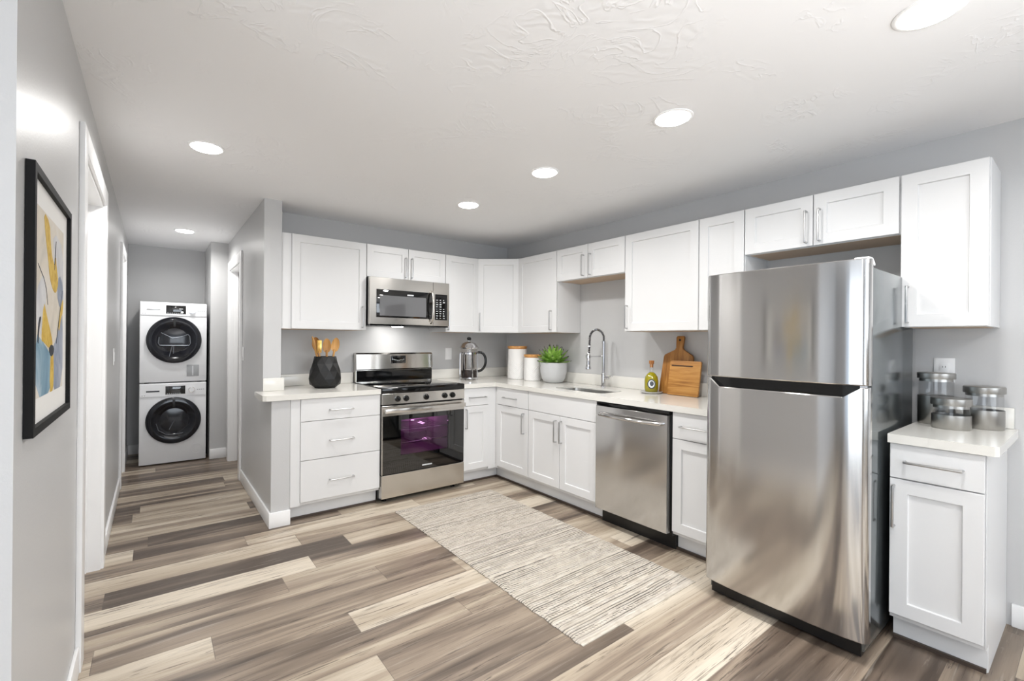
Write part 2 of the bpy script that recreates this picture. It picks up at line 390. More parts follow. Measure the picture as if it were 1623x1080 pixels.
# ------------------------------------------------------------------ the setting
H = 2.338; XL = -3.445; H1, H2 = -2.556, -2.4346; YE = -2.635; YR = -7.2; XF = -6.5; YA = 2.40; CY0 = -0.316; YC = 1.69
def make_floor():
    """plank floor: one mesh, every plank a face with its own tone and grain seed"""
    bm = bmesh.new(); uvl = bm.loops.layers.uv.new('plank_uv'); cl = bm.loops.layers.float_color.new('plank')
    x0, x1, y0, y1 = XF-0.15, 0.15, YR-0.15, YA+0.15; W = 0.1735; rg = random.Random(21)
    # rows counted from the seam at y = -3.09; listed planks: (start x, end x, tone)
    known = {11: [(-3.40, -2.19, 0.08), (-2.19, -0.97, 0.70)], 10: [(-3.68, -2.455, 0.92), (-2.455, -1.235, 0.34)], 9: [(-3.86, -2.64, 0.42), (-2.64, -1.42, 0.66)],
             12: [(-3.67, -2.447, 0.84), (-2.447, -1.22, 0.45)], 13: [(-3.95, -2.726, 0.34), (-2.726, -1.506, 0.72)], 6: [(-3.68, -2.459, 0.30), (-2.459, -1.24, 0.90)],
             7: [(-3.0, -1.78, 0.42), (-1.78, -0.56, 0.5)], 8: [(-3.4, -2.18, 0.44), (-2.18, -0.96, 0.36)], 5: [(-3.2, -1.98, 0.40), (-1.98, -0.76, 0.52)], 4: [(-3.68, -2.46, 0.66), (-2.46, -1.24, 0.34)], 3: [(-2.9, -1.68, 0.42), (-1.68, -0.46, 0.5)],
             2: [(-2.676, -1.456, 0.46), (-1.456, -0.236, 0.95)], 1: [(-2.0, -0.78, 0.44), (-0.78, 0.44, 0.3)], 0: [(-1.95, -0.73, 0.84), (-0.73, 0.49, 0.4)],
             -1: [(-1.62, -0.40, 0.14), (-0.40, 0.82, 0.4)], -2: [(-1.35, -0.13, 0.30)], -3: [(-1.5, -0.28, 0.12), (-0.28, 0.94, 0.45)], -4: [(-1.3, -0.08, 0.26)], 14: [(-3.3, -2.08, 0.30), (-2.08, -0.86, 0.6)], 24: [(-3.6, -2.38, 0.12)], 25: [(-3.7, -2.48, 0.24)], 22: [(-3.9, -2.68, 0.18), (-2.68, -1.46, 0.6)]}
    k = math.floor((y0+3.09)/W)
    while -3.09+k*W < y1:
        ya, yb = max(y0, -3.09+k*W), min(y1, -3.09+(k+1)*W); segs = list(known.get(k, []))
        a = segs[0][0] if segs else x0+rg.uniform(-1.2, 0)
        if not segs: segs = [(a, a+1.22, rg.random())]
        while segs[0][0] > x0: segs.insert(0, (segs[0][0]-1.22, segs[0][0], rg.random()))
        while segs[-1][1] < x1: segs.append((segs[-1][1], segs[-1][1]+1.22, rg.random()))
        for a, b, tn in segs:
            if b <= x0 or a >= x1: rg.random(); continue
            sd = rg.random(); aa, bb_ = max(a, x0), min(b, x1)
            f = bm.faces.new([bm.verts.new(p) for p in ((aa, ya, 0), (bb_, ya, 0), (bb_, yb, 0), (aa, yb, 0))])
            for lp, q in zip(f.loops, ((aa-a, 0), (bb_-a, 0), (bb_-a, 1), (aa-a, 1))):
                lp[uvl].uv = q; lp[cl] = (min(1, max(0, tn)), sd, 0, 1)
        k += 1
    bmesh.ops.remove_doubles(bm, verts=bm.verts[:], dist=1e-5)
    me = bpy.data.meshes.new('floor'); bm.to_mesh(me); bm.free(); me.materials.append(M['floor'])
    o = bpy.data.objects.new('floor', me); COL.objects.link(o); return struct(o)
make_floor()
struct(boxobj('ceiling', 'ceil', (XF-0.15, 0.15, YR-0.15, YA+0.15, H, H+0.1)))
struct(boxobj('wall_back', 'wall', (H2, 0.15, 0, 0.12, 0, H)))
struct(boxobj('wall_right', 'wall', (0, 0.15, YR-0.15, 0, 0, H)))
def wall_x(name, x0, x1, y0, y1, opens):
    mb = MB(); y = y0
    for a, b, top in opens:
        mb.box(x0, x1, y, a, 0, H); mb.box(x0, x1, a, b, top, H); y = b
    mb.box(x0, x1, y, y1, 0, H)
    return struct(mb.build(name, 'wall'))
D1 = (-1.57, -0.67, 2.04); D2 = (1.04, 1.60, 2.04); D3 = (0.76, 1.49, 2.02)
wall_x('wall_left', XL-0.14, XL, YE, YA, [D1, D2])
mb = MB(); mb.box(H1, H2, -0.622, CY0, 0, 0.868)
mb.box(H1, H2, CY0, D3[0], 0, H); mb.box(H1, H2, D3[0], D3[1], D3[2], H); mb.box(H1, H2, D3[1], YC, 0, H)
struct(mb.build('wall_hall', 'wall'))
struct(boxobj('wall_alcove_side', 'wall', (-2.72, H2, YC, YA, 0, H)))
struct(boxobj('wall_alcove_back', 'wall', (XL-0.14, H2, YA, YA+0.15, 0, H)))
struct(boxobj('wall_living_end', 'wall', (XF, XL-0.14, YE, YE+0.14, 0, H)))
mb = MB()
for a, b in ((XF-0.15, -5.75), (-4.25, -3.65), (-0.75, 0)): mb.box(a, b, YR-0.15, YR, 0, H)
for a, b in ((-5.75, -4.25), (-3.65, -0.75)): mb.box(a, b, YR-0.15, YR, 0, 0.5); mb.box(a, b, YR-0.15, YR, 2.2, H)
struct(mb.build('wall_rear', 'wall'))
mb = MB(); mb.box(XF-0.15, XF, YR, -6.0, 0, H); mb.box(XF-0.15, XF, -3.3, YE+0.14, 0, H); mb.box(XF-0.15, XF, -6.0, -3.3, 2.15, H)
struct(mb.build('wall_far_left', 'wall'))
def window(name, ax, a0, a1, z0, z1, pos, nm):
    mb = MB(); t = 0.05; m0 = (a0+a1)/2
    def bx(u0, u1, q0, q1):
        if ax == 'x': mb.box(u0, u1, pos-0.04, pos+0.04, q0, q1)
        else: mb.box(pos-0.04, pos+0.04, u0, u1, q0, q1)
    bx(a0, a0+t, z0, z1); bx(a1-t, a1, z0, z1); bx(a0, a1, z0, z0+t); bx(a0, a1, z1-t, z1)
    for k in range(1, nm): c = a0+(a1-a0)*k/nm; bx(c-t/2, c+t/2, z0, z1)
    return struct(mb.build(name, 'trim'))
window('window_1', 'x', -3.65, -0.75, 0.5, 2.2, YR-0.03, 3)
window('window_2', 'x', -5.75, -4.25, 0.5, 2.2, YR-0.03, 2)
window('window_3', 'y', -6.0, -3.3, 0.0, 2.15, XF-0.03, 2)

# doors: casing + jamb + slab, each a structure
def door(n, face, u0, u1, top, cas, depth=0.14):
    root = bpy.data.objects.new(f'door_{n}', None); COL.objects.link(root); root['kind'] = 'structure'
    p0 = face.P((u0+u1)/2, 0, 0); root.location = p0; WLOC[root.name] = p0
    mb = MB(); d = 0.018
    face.box(mb, u0-cas, u0+0.004, 0, top+cas, 0, d, bev=0.002); face.box(mb, u1-0.004, u1+cas, 0, top+cas, 0, d, bev=0.002)
    face.box(mb, u0-0.004, u1+0.004, top-0.004, top+cas, 0, d, bev=0.002)
    mb.build('casing', 'trim', root)
    mb = MB(); j = 0.016
    face.box(mb, u0, u0+j, 0, top-j, -depth, 0.004); face.box(mb, u1-j, u1, 0, top-j, -depth, 0.004); face.box(mb, u0, u1, top-j, top, -depth, 0.004)
    face.box(mb, u0+j, u0+j+0.012, 0, top-j, -depth+0.05, -depth+0.085); face.box(mb, u1-j-0.012, u1-j, 0, top-j, -depth+0.05, -depth+0.085)
    mb.build('jamb', 'trim', root)
    a, b = u0+j+0.003, u1-j-0.003; mb = MB()
    face.front(a, b, 0.008, top-j-0.003, -depth+0.005, -depth+0.045, mb=mb)
    slab = mb.build('door_slab', 'door', root)
    pm = MB(); w_ = (b-a)
    for (za, zb) in ((0.2, 0.95), (1.1, top-0.18)):
        face.front(a+0.11, b-0.11, za, zb, -depth+0.045, -depth+0.051, 0.03, 0.004, mb=pm)
    pm.build('panel_moulding', 'door', slab)
    return root
door(1, FL, D1[0], D1[1], D1[2], 0.088)
door(2, FL, D2[0], D2[1], D2[2], 0.075)
FH = Face((H1, 0, 0), (0, 1, 0), (-1, 0, 0))
door(3, FH, D3[0], D3[1], D3[2], 0.085, 0.12)

# baseboards
def bb(name, boxes):
    mb = MB()
    for b in boxes: mb.box(*b, bev=0.003)
    return struct(mb.build(name, 'trim'))
T = 0.013; BH = 0.105
bb('baseboard_left', [(XL, XL+T, YE-T, D1[0]-0.088, 0, BH), (XL, XL+T, D1[1]+0.088, D2[0]-0.075, 0, BH)])
bb('baseboard_hall', [(H1-T, H1, -0.6225, D3[0]-0.085, 0, BH), (H1-T, H2+0.004, -0.622-T, -0.622, 0, BH)])
bb('baseboard_alcove', [(-2.72, H1, YC-T, YC, 0, BH)])
bb('baseboard_alcove_back', [(XL, -2.72, YA-T, YA, 0, BH), (XL, XL+T, D2[1]+0.075, YA, 0, BH)])
bb('baseboard_right', [(-T, 0, YR, -3.735, 0, BH)])
bb('baseboard_living', [(XF, XL, YE-T, YE, 0, BH)])

# recessed lights
GL = 'recessed ceiling lights'
llab = ['round recessed light in the ceiling nearest the stove corner', 'round recessed light second from the stove corner over the kitchen rug', 'round recessed light second from the camera in the kitchen row',
        'largest round recessed light at the top right above the refrigerator', 'round recessed light at the kitchen end of the hallway ceiling', 'small round recessed light at the laundry end of the hallway ceiling']
for i, (x, y) in enumerate(LIGHTS):
    if i < 6:
        t = thing('recessed_light', (x, y, H), llab[i], 'ceiling light', GL)
        MB().lathe([(0.088, H), (0.088, H-0.003), (0.085, H-0.005), (0.076, H-0.005), (0.074, H-0.003)], x, y, 48).build('trim_ring', 'ring', t)
        MB().lathe([(0, H-0.013), (0.05, H-0.012), (0.068, H-0.0095), (0.073, H-0.006), (0.073, H-0.001), (0, H-0.001)], x, y, 48).build('lens', 'emit', t)
    area('recessed_lamp', (x, y, H-0.016), (0, 0, -1), 0.15, 0.15, LIGHT_W, (1, 0.985, 0.965), 'DISK', 160)

# ------------------------------------------------------------------ cabinets
UB, UT, UF = 1.3763, 2.109, 0.314      # upper bottoms, tops, door faces
DT = 0.02                              # door thickness
BF, CT = 0.628, 0.909                  # base door face, counter top
g = 0.002
def upper(label, face, u0, u1, z0, doors, depth=UF-DT, fill=None, extra=None):
    """doors: list of (u0, u1, handle u or None)"""
    t = thing('wall_cabinet', face.P((u0+u1)/2, z0, 0), label, 'cabinet', 'white shaker wall cabinets')
    mb = MB(); face.box(mb, u0, u1, z0, UT-0.001, 0.001, depth-0.002, bev=0.001)
    mb.build('cabinet_body', 'cab', t)
    ub = MB(); face.box(ub, u0+0.018, u1-0.018, z0-0.0015, z0+0.004, 0.012, depth-0.02); ub.build('bottom_panel', 'cabin', t)
    for a, b, hu in doors:
        dm = face.front(a+g, b-g, z0+0.002, UT-0.003, depth, depth+DT, 0.058).build('door', 'cab', t)
        if hu is not None:
            hz0 = z0+0.024 if z0 < 1.6 else z0+0.022
            face.pull(hu, hz0, hu, hz0+0.17, depth+DT, dm)
    if fill:
        fm = MB(); face.box(fm, fill[0], fill[1], z0, UT-0.001, depth-0.002, depth+0.004); fm.build('filler_strip', 'cab', t)
    return t
XML, XMR, XUL = -1.767, -0.993, -2.432
YQ = [-0.5635, -1.0952, -1.8211, -2.4012, -2.6866, -3.411, -3.69]
upper('white wall cabinet with one wide door left of the microwave', FB, XUL, XML-0.001, UB, [(-2.362, XML-0.001, -1.803)], fill=(XUL, -2.362))
upper('short white two-door wall cabinet directly above the microwave', FB, XML+0.001, XMR-0.001, 1.8305, [(XML+0.001, -1.381, -1.411), (-1.381, XMR-0.001, -1.351)])
upper('narrow white wall cabinet between the microwave and the corner', FB, XMR+0.001, -0.612, UB, [(XMR+0.001, -0.612, -0.967)])
# diagonal corner
cx, cy = 0.61, 0.5625
t = thing('corner_cabinet', (-0.3, -0.28, UB), 'white wall cabinet set diagonally across the corner of the kitchen', 'cabinet', 'white shaker wall cabinets')
q = UF-DT-0.002
mb = MB(); mb.prism([(-0.611, -0.001), (-0.001, -0.001), (-0.001, -cy), (-q, -cy), (-0.611, -q)], lambda a, b, d: Vector((a, b, d)), UB, UT-0.001); mb.build('cabinet_body', 'cab', t)
FD = Face((-0.611, -q, 0), Vector((-q+0.611, -cy+q, 0)), Vector((-(cy-q), -(0.611-q), 0)))
LD = Vector((0.611-q, cy-q, 0)).length
dm = FD.front(0.004, LD-0.004, UB+0.002, UT-0.003, 0.002, DT, 0.058).build('door', 'cab', t)
FD.pull(0.03, UB+0.024, 0.03, UB+0.194, DT, dm)
upper('white wall cabinet with one door between the corner and the sink', FR, YQ[1], YQ[0]-0.001, UB, [(YQ[1], YQ[0]-0.001, YQ[1]+0.06)])
upper('short white two-door wall cabinet above the sink', FR, YQ[2]+0.001, YQ[1]-0.001, 1.8273, [(YQ[2]+0.001, -1.4535, -1.484), (-1.4535, YQ[1]-0.001, -1.408)])
upper('white wall cabinet with one wide door above the cutting boards', FR, YQ[3]+0.001, YQ[2]-0.001, UB, [(YQ[3]+0.001, YQ[2]-0.001, YQ[2]-0.026)])
upper('narrow white wall cabinet partly hidden by the left of the refrigerator', FR, YQ[4]+0.001, YQ[3]-0.001, UB, [(YQ[4]+0.001, YQ[3]-0.001, None)])
upper('short white two-door wall cabinet above the refrigerator', FR, YQ[5]+0.001, YQ[4]-0.001, 1.828, [(-3.397, -3.0427, -3.074), (-3.0427, YQ[4]-0.001, -3.012)])
upper('white wall cabinet at the far right above the steel canisters', FR, YQ[6]-0.002, YQ[5]-0.001, UB, [(YQ[6], -3.401, -3.430)])

def base(label, face, u0, u1, fronts, kick=True, bodytop=0.8695, name='base_cabinet', depth=BF-DT, fill=None, sides=None, kick_to=None):
    """fronts: (kind, u0, u1, z0, z1, pull) pull = (ua, za, ub, zb)"""
    t = thing(name, face.P((u0+u1)/2, 0, 0), label, 'cabinet', 'white base cabinets')
    mb = MB(); face.box(mb, u0, u1, 0.112, bodytop, 0.002, depth-0.002, bev=0.001); mb.build('cabinet_body', 'cab', t)
    km = MB(); face.box(km, u0, kick_to or u1, 0.0, 0.113, 0.002, 0.545); km.build('toe_kick', 'cab', t)
    if sides:
        sm = MB(); face.box(sm, sides[0], sides[1], 0.0, bodytop, 0.002, 0.54); face.box(sm, sides[0], sides[1], 0.112, bodytop, 0.54, depth); sm.build('side_panel', 'cab', t)
    if fill:
        fm = MB(); face.box(fm, fill[0], fill[1], 0.112, bodytop, depth-0.002, depth+0.012); fm.build('filler_strip', 'cab', t)
    for k, a, b, z0, z1, pl in fronts:
        o = face.front(a+g, b-g, z0, z1, depth, depth+DT, 0.058 if k == 'door' else 0.0).build('drawer' if k == 'drawer' else ('door' if k == 'door' else 'false_front'), 'cab', t)
        if pl: face.pull(*pl, depth+DT, o)
    return t
ZD = 0.706; ZB = 0.135; ZT = 0.868
base('white three-drawer base cabinet left of the stove', FB, -2.432, XML-0.001,
     [('drawer', -2.367, XML-0.002, 0.709, ZT, (-2.162, 0.782, -1.992, 0.782)), ('drawer', -2.367, XML-0.002, 0.431, 0.705, (-2.162, 0.558, -1.986, 0.558)), ('drawer', -2.367, XML-0.002, ZB, 0.427, (-2.160, 0.27, -1.984, 0.27))],
     fill=(-2.432, -2.367))
base('narrow white base cabinet between the stove and the corner', FB, XMR+0.006, -0.632,
     [('drawer', XMR+0.006, -0.708, 0.711, ZT, (-0.928, 0.785, -0.752, 0.785)), ('door', XMR+0.006, -0.708, ZB, 0.707, (-0.964, 0.515, -0.964, 0.682))], fill=(-0.708, -0.6215), kick_to=-0.5465)
base('white base cabinet with drawer left of the sink cabinet', FR, -1.084, -0.609,
     [('drawer', -1.083, -0.646, 0.711, ZT, (-0.930, 0.783, -0.760, 0.783)), ('door', -1.083, -0.646, ZB, 0.707, (-1.031, 0.498, -1.031, 0.670))], fill=(-0.646, -0.6205), kick_to=-0.5468)
base('white two-door sink base cabinet left of the dishwasher', FR, -1.826, -1.085,
     [('front', -1.825, -1.085, 0.711, ZT, None), ('door', -1.455, -1.086, ZB, 0.707, (-1.420, 0.500, -1.420, 0.668)), ('door', -1.825, -1.455, ZB, 0.707, (-1.478, 0.500, -1.478, 0.668))], bodytop=0.69, sides=None)
base('narrow white base cabinet between the dishwasher and the refrigerator', FR, -2.735, -2.410,
     [('drawer', -2.734, -2.414, 0.708, ZT, (-2.66, 0.787, -2.475, 0.787)), ('door', -2.734, -2.414, ZB, 0.704, None)])
base('white base cabinet at the far right under the steel canisters', FR, -3.7165, -3.434,
     [('drawer', -3.716, -3.434, 0.722, ZT, (-3.656, 0.797, -3.486, 0.797)), ('door', -3.716, -3.434, ZB, 0.717, (-3.451, 0.515, -3.451, 0.688))], sides=(-3.7185, -3.7164))
# dark strip painted as the shadow gap at the foot of the toe kicks
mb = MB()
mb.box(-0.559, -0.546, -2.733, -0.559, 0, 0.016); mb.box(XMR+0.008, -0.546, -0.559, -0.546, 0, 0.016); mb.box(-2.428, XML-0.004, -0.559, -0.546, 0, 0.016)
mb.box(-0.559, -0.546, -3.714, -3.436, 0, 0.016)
struct(mb.build('kick_shade_strip', 'kickshade'))

# ------------------------------------------------------------------ countertops
Z0 = 0.871
def slab(name, polys, label):
    t = thing(name, (polys[0][0][0], polys[0][0][1], Z0), label, 'countertop')
    mb = MB()
    for pl in polys: mb.prism(pl, lambda a, b, d: Vector((a, b, d)), Z0, CT)
    o = mb.build('slab', 'quartz', t)
    return t
def backsplash(b, label):
    return tag(MB().box(*b, bev=0.0015).build('backsplash', 'quartz'), label, 'backsplash', 'white quartz backsplash strips')
XT = -2.612; YF = -0.640
tL = slab('countertop', [[(XT+0.02, YF), (XML-0.003, YF), (XML-0.003, -0.002), (H2+0.002, -0.002), (H2+0.002, CY0-0.002), (XT, CY0-0.002), (XT, YF+0.02)]], 'white quartz countertop left of the stove wrapping around the wall end')
CS = CT+0.0008
backsplash((H2+0.0215, XML-0.003, -0.021, -0.002, CS, 1.005), 'low white quartz backsplash on the back wall behind the black crock')
backsplash((H2+0.002, H2+0.02, CY0-0.001, -0.002, CS, 1.005), 'white quartz backsplash on the side of the wall end left of the crock')
backsplash((H1-0.003, H2+0.02, CY0-0.022, CY0-0.002, CS, 1.005), 'short white quartz backsplash facing the room on the wall end')
# main right-hand top with the sink opening
SX0, SX1, SY0, SY1 = -0.520, -0.235, -1.770, -1.270
XRs = XMR+0.004
def rounded(x0, x1, y0, y1, r, n=6):
    P = []
    for (cx_, cy_, a0) in ((x1-r, y1-r, 0), (x0+r, y1-r, 90), (x0+r, y0+r, 180), (x1-r, y0+r, 270)):
        for k in range(n+1): a = math.radians(a0+90*k/n); P.append((cx_+r*math.cos(a), cy_+r*math.sin(a)))
    return P
t = thing('countertop', (-0.3, -1.5, Z0), 'white quartz countertop running from the stove round the corner past the sink', 'countertop')
mb = MB(); bm = mb.bm
outer = [(XRs, YF), (-0.640, YF), (-0.640, -2.742), (-0.002, -2.742), (-0.002, -0.002), (XRs, -0.002)]
hole = rounded(SX0, SX1, SY0, SY1, 0.06)
def fill_with_hole(z):
    vo = [bm.verts.new((a, b, z)) for a, b in outer]; vh = [bm.verts.new((a, b, z)) for a, b in hole]
    eo = [bm.edges.new((vo[i], vo[(i+1) % len(vo)])) for i in range(len(vo))]; eh = [bm.edges.new((vh[i], vh[(i+1) % len(vh)])) for i in range(len(vh))]
    bmesh.ops.triangle_fill(bm, use_beauty=True, use_dissolve=False, edges=eo+eh)
    return vo, vh
ao, ah = fill_with_hole(CT); bo, bh = fill_with_hole(Z0)
for A, B in ((ao, bo), (ah, bh)):
    for i in range(len(A)): bm.faces.new((A[i], A[(i+1) % len(A)], B[(i+1) % len(B)], B[i]))
mb.build('slab', 'quartz', t)
backsplash((XRs, -0.0215, -0.021, -0.002, CS, 1.005), 'low white quartz backsplash on the back wall behind the french press')
backsplash((-0.021, -0.002, -2.742, -0.002, CS, 1.005), 'long low white quartz backsplash along the wall behind the sink')
slab('countertop', [[(-0.640, -3.430), (-0.002, -3.430), (-0.002, -3.752), (-0.628, -3.752), (-0.640, -3.740)]], 'small white quartz countertop right of the refrigerator under the steel canisters')
backsplash((-0.021, -0.002, -3.740, -3.430, CS, 1.005), 'short white quartz backsplash behind the steel canisters at far right')
# sink
t = thing('kitchen_sink', ((SX0+SX1)/2, (SY0+SY1)/2, 0.70), 'stainless undermount sink set in the white countertop below the faucet', 'sink')
mb = MB(); bm = mb.bm; rings = []
for (off, z, r) in ((-0.0012, CT-0.013, 0.06), (-0.0014, CT-0.014, 0.06), (-0.006, 0.74, 0.055), (-0.03, 0.712, 0.04)):
    rings.append([bm.verts.new((a, b, z)) for a, b in rounded(SX0-off, SX1+off, SY0-off, SY1+off, r)])
for A, B in zip(rings, rings[1:]):
    for i in range(len(A)): bm.faces.new((A[i], A[(i+1) % len(A)], B[(i+1) % len(B)], B[i]))
bm.faces.new(rings[-1]); mb.build('basin', 'sinksteel', t)
MB().lathe([(0, 0.7135), (0.02, 0.7135), (0.036, 0.7145), (0.042, 0.7125)], (SX0+SX1)/2, (SY0+SY1)/2).build('drain', 'chrome', t)
# faucet
fx, fy = -0.085, -1.440
t = thing('kitchen_faucet', (fx, fy, CT), 'tall chrome spring-neck pull-down faucet behind the sink', 'faucet')
MB().lathe([(0, CT), (0.026, CT), (0.026, CT+0.006), (0.02, CT+0.012), (0.02, CT+0.11), (0.016, CT+0.115), (0.0135, CT+0.125), (0.0135, CT+0.37), (0.016, CT+0.372), (0.016, CT+0.392), (0, CT+0.394)], fx, fy, 24).build('stem', 'chrome', t)
zc = CT+0.393
arc = [(fx, fy, zc)]+[(fx-0.09+0.09*math.cos(a), fy, zc+0.02+0.075*math.sin(a)) for a in [PI*k/14 for k in range(15)]]+[(fx-0.185, fy, zc-0.06), (fx-0.192, fy, zc-0.15), (fx-0.194, fy, zc-0.19)]
hose = MB().tube(arc, 0.007, 10); hose.build('hose', 'darkmetal', t)
# spring coil round the hose
cum = [0]; AV = [Vector(p) for p in arc]
for a, b in zip(AV, AV[1:]): cum.append(cum[-1]+(b-a).length)
def along(s):
    for i in range(len(cum)-1):
        if s <= cum[i+1]: k = (s-cum[i])/max(cum[i+1]-cum[i], 1e-9); return AV[i].lerp(AV[i+1], k), (AV[i+1]-AV[i]).normalized()
    return AV[-1], (AV[-1]-AV[-2]).normalized()
pts = []; turns = 34; Ls = cum[-1]*0.97
for k in range(turns*8):
    p, tg_ = along(Ls*k/(turns*8)); a = 2*PI*k/8; v = Vector((0, 1, 0)); u_ = tg_.cross(v).normalized()
    pts.append(p+0.0105*(v*math.cos(a)+u_*math.sin(a)))
MB().tube(pts, 0.0022, 5).build('spring', 'chrome', t)
hx = fx-0.196
MB().lathe([(0, CT+0.155), (0.022, CT+0.155), (0.024, CT+0.165), (0.019, CT+0.185), (0.0155, CT+0.21), (0.0155, CT+0.285), (0.011, CT+0.292), (0, CT+0.292)], hx, fy, 20).build('spray_head', 'chrome', t)
MB().box(hx+0.014, hx+0.02, fy-0.006, fy+0.006, CT+0.19, CT+0.24, bev=0.002).build('spray_button', 'black', t)
mb = MB(); mb.tube([(fx, fy, CT+0.262), (hx+0.012, fy, CT+0.262)], 0.0055, 10); mb.lathe([(0.0165, CT+0.25), (0.021, CT+0.25), (0.021, CT+0.274), (0.0165, CT+0.274)], hx, fy, 20); mb.build('support_arm', 'chrome', t)
mb = MB(); mb.tube([(fx, fy-0.015, CT+0.08), (fx, fy-0.05, CT+0.08)], 0.015, 14); mb.tube([(fx, fy-0.045, CT+0.08), (fx-0.004, fy-0.07, CT+0.092), (fx-0.01, fy-0.10, CT+0.098)], [0.006, 0.006, 0.005], 10); mb.build('lever', 'chrome', t)

# ------------------------------------------------------------------ microwave
t = thing('microwave', ((XML+XMR)/2, -0.18, 1.417), 'stainless over-the-range microwave with black window', 'microwave')
mx0, mx1, mz0, mz1 = XML+0.003, XMR-0.003, 1.417, 1.826
boxobj('housing', 'black', (mx0+0.002, mx1-0.002, -0.345, -0.003, mz0, mz1), t, 0.002)
FM = Face((0, 0, 0), (1, 0, 0), (0, -1, 0)); xs = -1.165
dm = FM.front(mx0, xs-0.0015, mz0+0.012, mz1-0.002, 0.346, 0.385).build('door', 'steelrange', t)
FM.box(MB(), mx0+0.055, xs-0.012, 1.487, 1.724, 0.3852, 0.388, bev=0.001).build('door_window', 'blackglass', dm)
M['mwmesh'] = mat('microwave_window_mesh', rgb(92, 92, 94), 0.08, 0.0, Coat_Weight=1.0, Coat_Roughness=0.03)
FM.box(MB(), mx0+0.085, xs-0.075, 1.502, 1.674, 0.3881, 0.3888).build('viewing_mesh', 'mwmesh', dm)
mb = MB()
for k in range(9): FM.box(mb, -1.425+k*0.0068, -1.425+k*0.0068+0.005, 1.682, 1.694, 0.3881, 0.3886)
mb.build('badge', 'icon', dm)
hp = [FM.P(xs-0.022, z, 0.385+o) for z, o in ((1.735, 0.0), (1.728, 0.022), (1.70, 0.034), (1.64, 0.042), (1.56, 0.042), (1.50, 0.034), (1.462, 0.022), (1.452, 0.0))]
MB().tube(hp, 0.0115, 12).build('handle', 'steelrange', dm)
pn = FM.front(xs+0.0015, mx1, mz0+0.012, mz1-0.002, 0.346, 0.385).build('control_panel', 'steelrange', t)
FM.box(MB(), xs+0.018, mx1-0.022, 1.482, 1.716, 0.3852, 0.387, bev=0.0008).build('keypad', 'blackgloss', pn)
mb = MB(); random.seed(3)
for r in range(9):
    for c in range(3):
        if random.random() < 0.9:
            a = xs+0.030+c*0.036; z = 1.497+r*0.0205; FM.box(mb, a, a+random.uniform(0.010, 0.02), z, z+random.uniform(0.003, 0.007), 0.3871, 0.3876)
mb.build('key_legend', 'icon', pn)['kind'] = 'stuff'
FM.box(MB(), xs+0.024, mx1-0.028, 1.688, 1.708, 0.3871, 0.3878).build('clock_display', 'black', pn)
boxobj('vent_lip', 'blackgloss', (mx0+0.004, mx1-0.004, -0.375, -0.345, mz0-0.002, mz0+0.011), t)
boxobj('underside_lamp', 'emit', (-1.48, -1.40, -0.26, -0.19, mz0-0.004, mz0), t)
area('microwave_lamp', (-1.44, -0.225, mz0-0.008), (0, 0.3, -1), 0.08, 0.06, 1.6, (1, 0.98, 0.95))

# ------------------------------------------------------------------ range
t = thing('electric_range', ((XML+XMR)/2, -0.33, 0), 'freestanding stainless electric range with black glass oven door', 'stove')
rx0, rx1 = XML+0.003, XMR-0.001; yf = 0.652
FG = FB
mb = MB(); mb.box(rx0+0.002, rx1-0.002, -0.615, -0.03, 0.03, 0.13); mb.box(rx0+0.002, rx1-0.002, -0.20, -0.03, 0.13, 0.87); mb.box(rx0+0.002, -1.64, -0.615, -0.2, 0.13, 0.87); mb.box(-1.12, rx1-0.002, -0.615, -0.2, 0.13, 0.87)
mb.box(-1.64, -1.12, -0.615, -0.2, 0.13, 0.34); mb.box(-1.64, -1.12, -0.615, -0.2, 0.68, 0.87)
mb.build('range_body', 'black', t)
cm = MB(); cm.box(-1.635, -1.125, -0.215, -0.205, 0.345, 0.675); cm.box(-1.635, -1.125, -0.605, -0.215, 0.342, 0.348); cm.box(-1.635, -1.125, -0.605, -0.215, 0.672, 0.678)
cm.box(-1.638, -1.632, -0.605, -0.215, 0.345, 0.675); cm.box(-1.128, -1.122, -0.605, -0.215, 0.345, 0.675); cm.build('oven_cavity', 'cavity', t)
for z in (0.455, 0.56):
    rk = MB(); rk.tube([(-1.63, -0.59, z), (-1.13, -0.59, z)], 0.006, 8); rk.tube([(-1.63, -0.23, z), (-1.13, -0.23, z)], 0.004, 6)
    for k in range(17): xx = -1.62+k*0.03; rk.tube([(xx, -0.59, z), (xx, -0.23, z)], 0.002, 5)
    rk.build('oven_rack', 'chrome', t)
for xx in (rx0+0.06, rx1-0.06):
    for yy in (-0.56, -0.1): MB().lathe([(0, 0), (0.02, 0), (0.02, 0.008), (0.012, 0.012), (0.012, 0.031), (0, 0.031)], xx, yy, 14).build('foot', 'black', t)
boxobj('cooktop', 'blackgloss', (rx0-0.001, rx1+0.001, -yf, -0.075, 0.872, 0.917), t, 0.006)
M['burner'] = mat('burner_marking', rgb(70, 70, 72), 0.4)
for (bx_, by_, br) in ((-1.57, -0.47, 0.10), (-1.19, -0.47, 0.085), (-1.57, -0.20, 0.075), (-1.19, -0.20, 0.10)):
    MB().lathe([(br, 0.9172), (br+0.003, 0.9175), (br+0.003, 0.9172)], bx_, by_, 40).build('burner_ring', 'burner', t)
cp = FG.front(rx0, rx1, 0.786, 0.87, 0.60, yf).build('control_panel', 'steelrange', t)
